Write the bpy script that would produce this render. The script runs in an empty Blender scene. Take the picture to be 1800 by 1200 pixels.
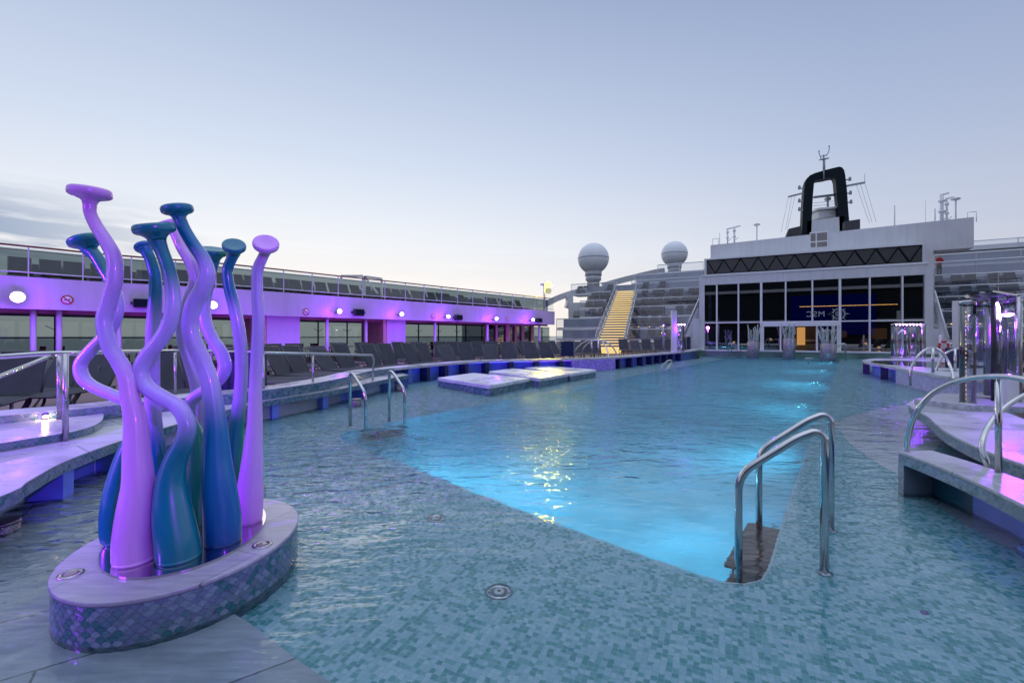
import bpy, math, random
from mathutils import Vector, Matrix
random.seed(7)
R = math.radians
SC = bpy.context.scene
COL = SC.collection
# ---------------- camera, sky, exposure ----------------
F = 800.0; HZ = 590.0; CH = 1.4          # focal length and horizon row of an 1800 px wide view, eye height over the water
cam = bpy.data.objects.new('camera', bpy.data.cameras.new('camera'))
cam.location = (0, 0, CH); cam.rotation_euler = (R(90), 0, 0)
cam.data.lens = 16; cam.data.sensor_width = 36; cam.data.shift_y = -10/1800
cam.data.clip_start = .05; cam.data.clip_end = 80000
COL.objects.link(cam); SC.camera = cam
vs = SC.view_settings
vs.view_transform = 'Standard'; vs.look = 'None'; vs.exposure = 0.28; vs.gamma = 1; vs.use_curve_mapping = False
SC.render.engine = 'CYCLES'
cy = SC.cycles
cy.use_denoising = True; cy.max_bounces = 10; cy.diffuse_bounces = 3; cy.glossy_bounces = 4
cy.transmission_bounces = 6; cy.transparent_max_bounces = 16; cy.sample_clamp_indirect = 14; cy.blur_glossy = 1.0
cy.caustics_refractive = True; cy.caustics_reflective = False

def nn(nt, t, **kw):
    n = nt.nodes.new(t)
    for k, v in kw.items(): setattr(n, k, v)
    return n
def lk(nt, a, b): nt.links.new(a, b)
def mth(nt, op, a, b=None, c=None, clamp=False):
    n = nn(nt, 'ShaderNodeMath', operation=op); n.use_clamp = clamp
    for i, v in enumerate((a, b, c)):
        if v is None: continue
        if isinstance(v, (int, float)): n.inputs[i].default_value = v
        else: lk(nt, v, n.inputs[i])
    return n.outputs[0]
def ramp(nt, fac, stops, interp='LINEAR'):
    n = nn(nt, 'ShaderNodeValToRGB'); cr = n.color_ramp; cr.interpolation = interp
    while len(cr.elements) > 1: cr.elements.remove(cr.elements[-1])
    cr.elements[0].position = stops[0][0]; cr.elements[0].color = (*stops[0][1], 1)
    for p, c in stops[1:]:
        e = cr.elements.new(p); e.color = (*c, 1)
    lk(nt, fac, n.inputs[0]); return n.outputs[0]
def mixc(nt, fac, a, b, blend='MIX'):
    n = nn(nt, 'ShaderNodeMix', data_type='RGBA', blend_type=blend)
    for sock, v in ((n.inputs[0], fac), (n.inputs[6], a), (n.inputs[7], b)):
        if isinstance(v, (int, float)): sock.default_value = v
        elif isinstance(v, tuple): sock.default_value = (*v[:3], 1)
        else: lk(nt, v, sock)
    return n.outputs[2]

W = bpy.data.worlds.new('World'); SC.world = W; W.use_nodes = True
nt = W.node_tree; nt.nodes.clear()
out = nn(nt, 'ShaderNodeOutputWorld'); bg = nn(nt, 'ShaderNodeBackground'); lk(nt, bg.outputs[0], out.inputs[0])
tc = nn(nt, 'ShaderNodeTexCoord'); sx = nn(nt, 'ShaderNodeSeparateXYZ'); lk(nt, tc.outputs['Generated'], sx.inputs[0])
z = sx.outputs[2]
skyc = ramp(nt, z, [(0, (.76, .695, .645)), (.07, (.775, .74, .715)), (.18, (.67, .70, .755)), (.34, (.50, .57, .70)), (.5, (.38, .455, .61)), (.60, (.31, .38, .54)), (.75, (.66, .76, .90)), (1, (1.15, 1.25, 1.36))])
SUN = Vector((-.42, .90, .05)).normalized()       # where the sun has gone down
dp = nn(nt, 'ShaderNodeVectorMath', operation='DOT_PRODUCT'); lk(nt, tc.outputs['Generated'], dp.inputs[0]); dp.inputs[1].default_value = SUN
glow = ramp(nt, mth(nt, 'MULTIPLY_ADD', dp.outputs['Value'], .5, .5), [(0, (.38, .40, .46)), (.22, (.74, .78, .92)), (.42, (.84, .88, 1.02)), (.58, (.64, .67, .77)), (.72, (.74, .77, .85)), (.9, (.99, .99, 1.0)), (1, (1.14, 1.12, 1.08))])
c1 = mixc(nt, 1.0, skyc, glow, 'MULTIPLY')
warm = mth(nt, 'MULTIPLY', mth(nt, 'POWER', mth(nt, 'MAXIMUM', dp.outputs['Value'], 0), 10), mth(nt, 'SUBTRACT', 1, mth(nt, 'MULTIPLY', z, 4.0), clamp=True))
c2 = mixc(nt, mth(nt, 'MULTIPLY', warm, .55, clamp=True), c1, (.86, .79, .72))
# wisps of cloud low in the west
mp = nn(nt, 'ShaderNodeMapping'); mp.inputs['Scale'].default_value = (3.0, 3.0, 26); mp.inputs['Rotation'].default_value = (0, R(5), 0)
lk(nt, tc.outputs['Generated'], mp.inputs[0])
ns = nn(nt, 'ShaderNodeTexNoise'); ns.inputs['Scale'].default_value = 1.3; ns.inputs['Detail'].default_value = 6; ns.inputs['Roughness'].default_value = .55
lk(nt, mp.outputs[0], ns.inputs[0])
cl = nn(nt, 'ShaderNodeMapRange'); lk(nt, ns.outputs[0], cl.inputs[0]); cl.inputs[1].default_value = .38; cl.inputs[2].default_value = .52
band = mth(nt, 'MULTIPLY', mth(nt, 'MULTIPLY_ADD', z, 16, -1.1, clamp=True), mth(nt, 'SUBTRACT', 3.6, mth(nt, 'MULTIPLY', z, 15.0), clamp=True), clamp=True)
west = mth(nt, 'MULTIPLY_ADD', sx.outputs[0], -5.0, -2.7, clamp=True)
cf = mth(nt, 'MULTIPLY', mth(nt, 'MULTIPLY', cl.outputs[0], band), mth(nt, 'MULTIPLY', mth(nt, 'ADD', west, .06), .85))
c3 = mixc(nt, cf, c2, (.27, .34, .47))
lk(nt, c3, bg.inputs[0]); bg.inputs[1].default_value = 1.0
# a trace of after-light from where the sun went down
sl = bpy.data.lights.new('sun', 'SUN'); sl.energy = .12; sl.angle = R(25); sl.color = (1, .88, .76)
so = bpy.data.objects.new('sun', sl); COL.objects.link(so)
so.rotation_euler = Vector((SUN.x, SUN.y, .25)).to_track_quat('Z', 'Y').to_euler()

# ---------------- geometry helpers ----------------
def G(px, py, z=0.0):
    Y = (CH - z)*F/(py - HZ); return Vector(((px - 900)/F*Y, Y, z))
def S(px, py, Y):
    return Vector(((px - 900)/F*Y, Y, CH - (py - HZ)*Y/F))
def cr(pts, n=8):
    """Catmull-Rom through tuples of any length"""
    P = [tuple(p) for p in pts]; P = [tuple(2*a - b for a, b in zip(P[0], P[1]))] + P + [tuple(2*a - b for a, b in zip(P[-1], P[-2]))]
    o = []
    for i in range(1, len(P) - 2):
        for k in range(n):
            t = k/n
            o.append(tuple(.5*(2*b + (c - a)*t + (2*a - 5*b + 4*c - d)*t*t + (3*b - a - 3*c + d)*t**3) for a, b, c, d in zip(*P[i-1:i+3])))
    o.append(P[-2]); return o
def resample(pts, step):
    pts = [Vector(p) for p in pts]; o = [pts[0]]; need = step
    for a, b in zip(pts, pts[1:]):
        L = (b - a).length; d = 0
        while L - d >= need:
            d += need; o.append(a.lerp(b, d/L)); need = step
        need -= L - d
    return o
def offs(pts, d):
    """offset a plan curve to its left by d"""
    o = []
    for i, p in enumerate(pts):
        a = Vector(pts[max(i-1, 0)]); b = Vector(pts[min(i+1, len(pts)-1)]); t = (b - a); t.z = 0; t.normalize()
        o.append(Vector(p) + Vector((-t.y, t.x, 0))*d)
    return o
last_name = ['']
class MB:
    def __init__(s): s.v = []; s.f = []; s.mi = []; s.cur = 0; s.uv = None; s.vc = None; s.sm = []
    def face(s, idx, sm=False): s.f.append(idx); s.mi.append(s.cur); s.sm.append(sm)
    def quad(s, a, b, c, d): n = len(s.v); s.v += [tuple(a), tuple(b), tuple(c), tuple(d)]; s.face((n, n+1, n+2, n+3)); return s
    def poly(s, pts): n = len(s.v); s.v += [tuple(p) for p in pts]; s.face(tuple(range(n, n+len(pts)))); return s
    def box(s, c, d, rz=0, M=None):
        m = M or (Matrix.Translation(Vector(c)) @ Matrix.Rotation(rz, 4, 'Z')); n = len(s.v)
        for x in (-.5, .5):
            for y in (-.5, .5):
                for zz in (-.5, .5): s.v.append(tuple(m @ Vector((x*d[0], y*d[1], zz*d[2]))))
        for q in ((0,1,3,2),(4,6,7,5),(0,4,5,1),(2,3,7,6),(0,2,6,4),(1,5,7,3)): s.face(tuple(n+i for i in q))
        return s
    def bar(s, a, b, w, h, up=(0,0,1)):
        a = Vector(a); b = Vector(b); t = (b - a); L = t.length; t.normalize(); x = t.cross(Vector(up))
        if x.length < 1e-4: x = Vector((1,0,0))
        x.normalize(); u = x.cross(t)
        m = Matrix((x, t, u)).transposed().to_4x4(); m.translation = (a + b)/2
        return s.box(None, (w, L, h), M=m)
    def tube(s, pts, r, seg=8, caps=True, sm=True):
        P = [Vector(p) for p in pts]; rr = r if isinstance(r, (list, tuple)) else [r]*len(P); n0 = len(s.v)
        t = (P[1] - P[0]).normalized(); u = t.orthogonal().normalized()
        for i, p in enumerate(P):
            if i == 0: t2 = (P[1]-P[0]).normalized()
            elif i == len(P)-1: t2 = (P[-1]-P[-2]).normalized()
            else: t2 = ((P[i+1]-p).normalized() + (p-P[i-1]).normalized()).normalized()
            u = (u - t2*u.dot(t2)); u = u.normalized() if u.length > 1e-5 else t2.orthogonal().normalized(); w = t2.cross(u)
            for k in range(seg):
                a = 2*math.pi*k/seg; s.v.append(tuple(p + (u*math.cos(a) + w*math.sin(a))*rr[i]))
        for i in range(len(P)-1):
            for k in range(seg):
                a = n0+i*seg+k; b = n0+i*seg+(k+1)%seg; s.face((a, b, b+seg, a+seg), sm)
        if caps:
            s.face(tuple(n0+k for k in reversed(range(seg)))); e = n0+(len(P)-1)*seg; s.face(tuple(e+k for k in range(seg)))
        return s
    def lathe(s, prof, c=(0,0,0), seg=24, M=None, sm=True, sq=(1,1)):
        n0 = len(s.v); c = Vector(c)
        for r, zz in prof:
            for k in range(seg):
                a = 2*math.pi*k/seg; p = Vector((r*math.cos(a)*sq[0], r*math.sin(a)*sq[1], zz)); p = (M @ p) if M else p + c; s.v.append(tuple(p))
        for i in range(len(prof)-1):
            for k in range(seg):
                a = n0+i*seg+k; b = n0+i*seg+(k+1)%seg; s.face((a, b, b+seg, a+seg), sm)
        s.face(tuple(n0+k for k in reversed(range(seg)))); e = n0+(len(prof)-1)*seg; s.face(tuple(e+k for k in range(seg)))
        return s
    def prism(s, poly, z0, z1, top=True, bottom=True):
        P = [Vector((p[0], p[1], 0)) for p in poly]
        ar = sum(a.x*b.y - b.x*a.y for a, b in zip(P, P[1:]+P[:1]))
        if ar < 0: P.reverse()
        n = len(s.v); N = len(P); s.v += [(p.x, p.y, z0) for p in P] + [(p.x, p.y, z1) for p in P]
        for i in range(N): j = (i+1) % N; s.face((n+i, n+j, n+N+j, n+N+i))
        if top: s.face(tuple(n+N+i for i in range(N)))
        if bottom: s.face(tuple(n+i for i in reversed(range(N))))
        return s
    def wall(s, pts, z0, z1, th=0.0):
        """a wall along a plan curve, th thick to its left"""
        if th == 0:
            for a, b in zip(pts, pts[1:]): s.quad((a[0],a[1],z0),(b[0],b[1],z0),(b[0],b[1],z1),(a[0],a[1],z1))
        else:
            o = offs(pts, th); s.prism(list(pts)+list(reversed(o)), z0, z1)
        return s
    def build(s, name, mats, parent=None, bevel=0, smooth=False):
        me = bpy.data.meshes.new(name)
        if smooth: s.sm = [True]*len(s.f)
        me.from_pydata(s.v, [], s.f)
        mats = mats if isinstance(mats, (list, tuple)) else [mats]
        for m in mats: me.materials.append(m)
        me.polygons.foreach_set('material_index', s.mi); me.polygons.foreach_set('use_smooth', s.sm)
        if s.vc:
            ca = me.color_attributes.new('paint', 'FLOAT_COLOR', 'POINT')
            for i, c in enumerate(s.vc): ca.data[i].color = (*c, 1)
        me.update()
        o = bpy.data.objects.new(name, me); COL.objects.link(o); last_name[0] = o.name
        if parent is not None:
            o.parent = parent; bpy.context.view_layer.update() if False else None
            o.matrix_parent_inverse = parent.matrix_basis.inverted()
        if bevel:
            b = o.modifiers.new('bevel', 'BEVEL'); b.width = bevel; b.segments = 2; b.limit_method = 'ANGLE'; b.angle_limit = R(50)
        return o
def tag(o, label=None, cat=None, group=None, kind=None):
    if label: o['label'] = label
    if cat: o['category'] = cat
    if group: o['group'] = group
    if kind: o['kind'] = kind
    return o
def empty(name, loc, rz=0.0):
    o = bpy.data.objects.new(name, None); o.location = loc; o.rotation_euler = (0, 0, rz); o.empty_display_size = .2
    COL.objects.link(o); return o
KIDS = {}
def lpart(mb, name, mat, root, **kw):
    """a part whose coordinates are local to its thing"""
    o = mb.build(name, mat, None, **kw); o.parent = root; KIDS.setdefault(root.name, []).append(o); return o
def copy_thing(root, loc, rz, label, group=None, scale=1.0):
    r = root.copy(); COL.objects.link(r); r.location = loc; r.rotation_euler = (0, 0, rz); r['label'] = label; r.scale = (scale,)*3
    if group: r['group'] = group
    for ch in KIDS.get(root.name, []):
        c = ch.copy(); COL.objects.link(c); c.parent = r
        for g in KIDS.get(ch.name, []):
            d = g.copy(); COL.objects.link(d); d.parent = c
    return r
ORD = 'zeroth first second third fourth fifth sixth seventh eighth ninth tenth eleventh twelfth thirteenth fourteenth fifteenth sixteenth seventeenth eighteenth nineteenth twentieth'.split()
def ordw(n):
    if n <= 20: return ORD[n]
    t, u = divmod(n, 10); b = {2: 'twent', 3: 'thirt', 4: 'fort', 5: 'fift', 6: 'sixt'}[t]
    return b + 'ieth' if u == 0 else b + 'y-' + ORD[u]

# ---------------- materials ----------------
def mat(name, col, rough=.5, metal=0.0, var=.12, vscale=3.0, bump=0.0, bscale=40, emit=None, estr=0, coat=0, stretch=None, spec=.5):
    m = bpy.data.materials.new(name); m.use_nodes = True; nt = m.node_tree; b = nt.nodes['Principled BSDF']
    b.inputs['Roughness'].default_value = rough; b.inputs['Metallic'].default_value = metal; b.inputs['Coat Weight'].default_value = coat
    b.inputs['Specular IOR Level'].default_value = spec
    tcn = nn(nt, 'ShaderNodeTexCoord'); mpn = nn(nt, 'ShaderNodeMapping'); lk(nt, tcn.outputs['Object'], mpn.inputs[0])
    if stretch: mpn.inputs['Scale'].default_value = stretch
    if var:
        n = nn(nt, 'ShaderNodeTexNoise'); n.inputs['Scale'].default_value = vscale; n.inputs['Detail'].default_value = 5; lk(nt, mpn.outputs[0], n.inputs[0])
        c = ramp(nt, n.outputs[0], [(.3, tuple(x*(1-var) for x in col)), (.7, tuple(min(1, x*(1+var)) for x in col))]); lk(nt, c, b.inputs['Base Color'])
        r = nn(nt, 'ShaderNodeMapRange'); lk(nt, n.outputs[0], r.inputs[0]); r.inputs[3].default_value = rough*.8; r.inputs[4].default_value = min(1, rough*1.25); lk(nt, r.outputs[0], b.inputs['Roughness'])
    else: b.inputs['Base Color'].default_value = (*col, 1)
    if bump:
        n2 = nn(nt, 'ShaderNodeTexNoise'); n2.inputs['Scale'].default_value = bscale; n2.inputs['Detail'].default_value = 4; lk(nt, mpn.outputs[0], n2.inputs[0])
        bp = nn(nt, 'ShaderNodeBump'); bp.inputs['Strength'].default_value = bump; bp.inputs['Distance'].default_value = .01; lk(nt, n2.outputs[0], bp.inputs['Height']); lk(nt, bp.outputs[0], b.inputs['Normal'])
    if emit: b.inputs['Emission Color'].default_value = (*emit, 1); b.inputs['Emission Strength'].default_value = estr
    return m
M = {}
M['white'] = mat('white_paint', (.64, .65, .68), .38, var=.05, vscale=1.2, bump=.05, bscale=6)
def plated(m, du=2.4, dv=1.35):
    nt = m.node_tree; b = nt.nodes['Principled BSDF']; src = b.inputs['Base Color'].links[0].from_socket
    tcn = nn(nt, 'ShaderNodeTexCoord'); s3 = nn(nt, 'ShaderNodeSeparateXYZ'); lk(nt, tcn.outputs['Object'], s3.inputs[0])
    u = mth(nt, 'ADD', mth(nt, 'MULTIPLY', s3.outputs[0], .80), mth(nt, 'MULTIPLY', s3.outputs[1], .33))
    fu = mth(nt, 'ABSOLUTE', mth(nt, 'SUBTRACT', mth(nt, 'FRACT', mth(nt, 'DIVIDE', u, du)), .5)); line = mth(nt, 'GREATER_THAN', fu, .5-.014/du)
    mp2 = nn(nt, 'ShaderNodeMapping'); mp2.inputs['Scale'].default_value = (2.2, 2.2, .22); lk(nt, tcn.outputs['Object'], mp2.inputs[0])
    n = nn(nt, 'ShaderNodeTexNoise'); n.inputs['Scale'].default_value = 2.0; n.inputs['Detail'].default_value = 6; lk(nt, mp2.outputs[0], n.inputs[0])
    c = mixc(nt, 1.0, src, ramp(nt, n.outputs[0], [(.32, (.93,.925,.92)), (.55, (1,1,1))]), 'MULTIPLY')
    c = mixc(nt, mth(nt, 'MULTIPLY', line, .16), c, (.2,.2,.22)); lk(nt, c, b.inputs['Base Color'])
M['fascia'] = mat('fascia_paint', (.54, .52, .58), .38, var=.06, vscale=.8, bump=.05, bscale=6)
M['white2'] = mat('white_trim', (.78, .78, .8), .35, var=.04)
M['greywall'] = mat('grey_wall', (.34, .36, .40), .5, var=.12, vscale=1)
M['steel'] = mat('polished_steel', (.58, .57, .58), .13, 1, var=.06, vscale=9, bump=.04, bscale=25)
M['steel2'] = mat('brushed_steel', (.46, .44, .47), .27, 1, var=.12, vscale=14)
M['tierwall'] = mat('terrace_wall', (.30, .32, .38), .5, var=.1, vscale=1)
plated(M['white']); plated(M['fascia'], 3.1)
M['navy'] = mat('navy_panel', (.012, .02, .075), .3, var=.2)
M['black'] = mat('black_paint', (.004, .010, .016), .5, var=.2, spec=.15)
M['dark'] = mat('dark_metal', (.05, .052, .06), .45, .3, var=.15)
M['sling'] = mat('mesh_fabric', (.050, .052, .070), .75, var=.22, vscale=5, bump=.35, bscale=160)
M['frame'] = mat('lounger_frame', (.10, .10, .12), .4, .4, var=.1)
M['teak'] = mat('teak_deck', (.20, .135, .105), .6, var=.25, vscale=2, stretch=(1, 9, 1))
M['rail_wood'] = mat('varnished_wood', (.17, .06, .035), .4, var=.25, vscale=6)
M['ceil'] = mat('soffit', (.24, .13, .11), .6, var=.12)
M['wicker'] = mat('wicker', (.14, .045, .035), .7, var=.4, vscale=30)
M['cream'] = mat('cream_panel', (.50, .36, .24), .5, var=.15)
M['bluetile'] = mat('blue_recess_tile', (.12, .20, .62), .3, var=.22, vscale=3)
M['pale_tile'] = mat('pale_recess_tile', (.42, .50, .60), .3, var=.25, vscale=3)
M['greenwall'] = mat('green_tile_wall', (.12, .22, .17), .3, var=.4, vscale=1.2)
M['red'] = mat('red_plastic', (.42, .03, .03), .45)
M['tread'] = mat('ladder_tread', (.11, .06, .05), .45, .2, var=.35, vscale=14, bump=.3, bscale=60)
M['coral_cast'] = mat('cast_coral', (.42, .46, .43), .55, var=.3, vscale=9, bump=.5, bscale=16)
M['drum'] = mat('ribbed_steel', (.20, .16, .22), .3, .8, var=.2)
M['skin'] = mat('skin', (.45, .27, .2), .6); M['hair'] = mat('hair', (.02, .015, .012), .6); M['cloth_dark'] = mat('dark_cloth', (.02, .02, .03), .8)
M['mirrorplate'] = mat('mirror_plate', (.55, .5, .56), .10, 1, var=.03)
M['sea'] = mat('sea_water', (.03, .05, .06), .25, var=.1, vscale=.01)
def emis(name, col, s):
    m = bpy.data.materials.new(name); m.use_nodes = True; nt = m.node_tree; nt.nodes.clear()
    e = nn(nt, 'ShaderNodeEmission'); e.inputs[0].default_value = (*col, 1); e.inputs[1].default_value = s
    o = nn(nt, 'ShaderNodeOutputMaterial'); lk(nt, e.outputs[0], o.inputs[0]); return m
VIO = (.27, .02, 1.0)
M['lamp_violet'] = emis('violet_lens', (.62, .36, 1.0), 22)
M['violet_led'] = emis('violet_led', (.30, .05, 1.0), 4)
M['blue_led'] = emis('blue_led', (.07, .07, 1.0), 8)
M['warm_led'] = emis('warm_led', (1, .62, .22), 1.7)
M['step_led'] = emis('lit_riser', (1.0, .70, .24), 1.15)
M['yellow_lens'] = emis('yellow_lens', (1, .72, .0015), 340)
M['warm_lens'] = emis('warm_lens', (1, .7, .35), 22)
M['amber_room'] = emis('amber_room', (1, .50, .16), .42)
M['rope'] = emis('rope_light', (1, .52, .14), 2)
M['screen_blue'] = emis('screen_blue', (.004, .012, .30), .16)
M['screen_white'] = emis('screen_white', (.65, .8, 1), .42)
M['cool_lens'] = emis('cool_lens', (.8, .8, .5), .5)
def glass(name, tint, gloss=.08, rough=.0):
    m = bpy.data.materials.new(name); m.use_nodes = True; nt = m.node_tree; nt.nodes.clear()
    o = nn(nt, 'ShaderNodeOutputMaterial'); t = nn(nt, 'ShaderNodeBsdfTransparent'); t.inputs[0].default_value = (*tint, 1)
    g = nn(nt, 'ShaderNodeBsdfGlossy'); g.inputs['Roughness'].default_value = rough; g.inputs[0].default_value = (.9, .92, .95, 1)
    lw = nn(nt, 'ShaderNodeLayerWeight'); lw.inputs[0].default_value = .35
    f = mth(nt, 'MULTIPLY_ADD', lw.outputs['Fresnel'], .9, gloss, clamp=True)
    mx = nn(nt, 'ShaderNodeMixShader'); lk(nt, f, mx.inputs[0]); lk(nt, t.outputs[0], mx.inputs[1]); lk(nt, g.outputs[0], mx.inputs[2]); lk(nt, mx.outputs[0], o.inputs[0])
    return m
M['glass'] = glass('clear_glass', (.84, .88, .88), .02)
M['glass_tint'] = glass('grey_tinted_glass', (.18, .24, .26), .03)
M['glass_tint2'] = glass('tier_glass', (.80, .83, .88), .03)
M['glass_dark'] = glass('dark_mirror_glass', (.30, .30, .34), .30)
M['glass_strip'] = glass('strip_glass', (.42, .44, .50), .0)
M['acrylic'] = glass('acrylic', (.80, .80, .88), .09)
def stone(name, col, tile=(.6, .6), rot=0.0, joint=.006, rough=.35, streak=True):
    m = bpy.data.materials.new(name); m.use_nodes = True; nt = m.node_tree; b = nt.nodes['Principled BSDF']
    tcn = nn(nt, 'ShaderNodeTexCoord'); mpn = nn(nt, 'ShaderNodeMapping'); mpn.inputs['Rotation'].default_value = (0, 0, rot); lk(nt, tcn.outputs['Object'], mpn.inputs[0])
    br = nn(nt, 'ShaderNodeTexBrick'); lk(nt, mpn.outputs[0], br.inputs[0]); br.offset = .5
    for k, v in (('Scale', 1), ('Mortar Size', joint), ('Brick Width', tile[0]), ('Row Height', tile[1]), ('Mortar Smooth', .1)): br.inputs[k].default_value = v
    br.inputs['Color1'].default_value = (*[c*.90 for c in col], 1); br.inputs['Color2'].default_value = (*[min(1, c*1.08) for c in col], 1); br.inputs['Mortar'].default_value = (*[c*.35 for c in col], 1)
    mp2 = nn(nt, 'ShaderNodeMapping'); mp2.inputs['Rotation'].default_value = (0, 0, rot); mp2.inputs['Scale'].default_value = (2, 16, 2); lk(nt, tcn.outputs['Object'], mp2.inputs[0])
    n = nn(nt, 'ShaderNodeTexNoise'); n.inputs['Scale'].default_value = 1.6; n.inputs['Detail'].default_value = 7; n.inputs['Roughness'].default_value = .65; lk(nt, mp2.outputs[0], n.inputs[0])
    n3 = nn(nt, 'ShaderNodeTexNoise'); n3.inputs['Scale'].default_value = 1.4; n3.inputs['Detail'].default_value = 4; lk(nt, tcn.outputs['Object'], n3.inputs[0])
    c = mixc(nt, 1.0, br.outputs[0], ramp(nt, n.outputs[0], [(.3, (.72, .74, .77)), (.7, (1.15, 1.15, 1.15))]), 'MULTIPLY')
    c = mixc(nt, .7, c, ramp(nt, n3.outputs[0], [(.35, (.78, .78, .8)), (.62, (1.1, 1.1, 1.1))]), 'MULTIPLY')
    lk(nt, c, b.inputs['Base Color'])
    rr = nn(nt, 'ShaderNodeMapRange'); lk(nt, n3.outputs[0], rr.inputs[0]); rr.inputs[1].default_value = .35; rr.inputs[2].default_value = .65; rr.inputs[3].default_value = rough*.5; rr.inputs[4].default_value = rough*1.4; lk(nt, rr.outputs[0], b.inputs['Roughness'])
    bp = nn(nt, 'ShaderNodeBump'); bp.inputs['Strength'].default_value = .35; bp.inputs['Distance'].default_value = .006; lk(nt, n.outputs[0], bp.inputs['Height']); lk(nt, bp.outputs[0], b.inputs['Normal'])
    return m
M['stone_floor'] = stone('pool_floor_stone', (.54, .58, .64), (1.1, .55), R(-35))
M['stone_top'] = stone('ledge_stone', (.50, .50, .54), (1.2, 3), R(-55))
M['stone_plinth'] = stone('plinth_stone', (.44, .43, .47), (.62, .62), R(20), .0025)
M['step_stone'] = stone('step_stone', (.80, .80, .84), (2.4, 2.4), R(10), .003)
def mosaic(name, cols, size, rot=0.0, grout=(.20, .27, .30), rough=.25):
    m = bpy.data.materials.new(name); m.use_nodes = True; nt = m.node_tree; b = nt.nodes['Principled BSDF']; b.inputs['Roughness'].default_value = rough
    tcn = nn(nt, 'ShaderNodeTexCoord'); mpn = nn(nt, 'ShaderNodeMapping'); mpn.inputs['Rotation'].default_value = (0, 0, rot); mpn.inputs['Scale'].default_value = (1/size,)*3; lk(nt, tcn.outputs['Object'], mpn.inputs[0])
    n0 = nn(nt, 'ShaderNodeTexNoise'); n0.inputs['Scale'].default_value = .55; lk(nt, mpn.outputs[0], n0.inputs[0])
    # hand laid: rows wander a little
    wob = nn(nt, 'ShaderNodeVectorMath', operation='MULTIPLY_ADD'); lk(nt, n0.outputs['Color'], wob.inputs[0]); wob.inputs[1].default_value = (.55, .55, 0); lk(nt, mpn.outputs[0], wob.inputs[2])
    fl = nn(nt, 'ShaderNodeVectorMath', operation='FLOOR'); lk(nt, wob.outputs[0], fl.inputs[0])
    sp = nn(nt, 'ShaderNodeSeparateXYZ'); lk(nt, fl.outputs[0], sp.inputs[0]); cb = nn(nt, 'ShaderNodeCombineXYZ'); lk(nt, sp.outputs[0], cb.inputs[0]); lk(nt, sp.outputs[1], cb.inputs[1])
    wn = nn(nt, 'ShaderNodeTexWhiteNoise', noise_dimensions='2D'); lk(nt, cb.outputs[0], wn.inputs[0])
    n1 = nn(nt, 'ShaderNodeTexNoise'); n1.inputs['Scale'].default_value = .22; n1.inputs['Detail'].default_value = 1; lk(nt, cb.outputs[0], n1.inputs[0])
    sel = mth(nt, 'MULTIPLY_ADD', mth(nt, 'SUBTRACT', n1.outputs[0], .5), 1.3, wn.outputs[0], clamp=True)
    c = ramp(nt, sel, [(i/len(cols), c) for i, c in enumerate(cols)], 'CONSTANT')
    fr = nn(nt, 'ShaderNodeVectorMath', operation='FRACTION'); lk(nt, wob.outputs[0], fr.inputs[0]); sf = nn(nt, 'ShaderNodeSeparateXYZ'); lk(nt, fr.outputs[0], sf.inputs[0])
    ex = mth(nt, 'ABSOLUTE', mth(nt, 'SUBTRACT', sf.outputs[0], .5)); ey = mth(nt, 'ABSOLUTE', mth(nt, 'SUBTRACT', sf.outputs[1], .5))
    edge = mth(nt, 'POWER', mth(nt, 'ADD', mth(nt, 'POWER', ex, 6.0), mth(nt, 'POWER', ey, 6.0)), 1/6)
    g = mth(nt, 'GREATER_THAN', edge, .455)
    c = mixc(nt, g, c, grout); lk(nt, c, b.inputs['Base Color'])
    return m
M['mosaic'] = mosaic('pool_mosaic', [(.10, .40, .42), (.15, .47, .48), (.22, .54, .57), (.38, .66, .75), (.46, .72, .83), (.42, .69, .79), (.52, .76, .85)], .027, R(24), (.34, .60, .66))
M['mosaic_f'] = mosaic('platform_mosaic', [(.05, .12, .14), (.10, .22, .24), (.20, .30, .34), (.30, .42, .45), (.12, .2, .3)], .035, R(12))
SCALES = [mat('scale_tile_%s' % n, c, .16, var=.15, vscale=30, coat=.4) for n, c in (('teal', (.03, .15, .17)), ('grey', (.14, .20, .27)), ('pale', (.20, .27, .36)), ('lilac', (.14, .18, .30)), ('slate', (.09, .19, .24)))]
M['grout'] = mat('grout', (.24, .27, .33), .6)
def basin_mat():
    m = mat('deep_pool_tile', (.20, .56, .70), .3, var=.28, vscale=1.1)  # tile colour carries the water's glow, its blotches stand in for caustics
    return m
M['basin'] = basin_mat()
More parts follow.
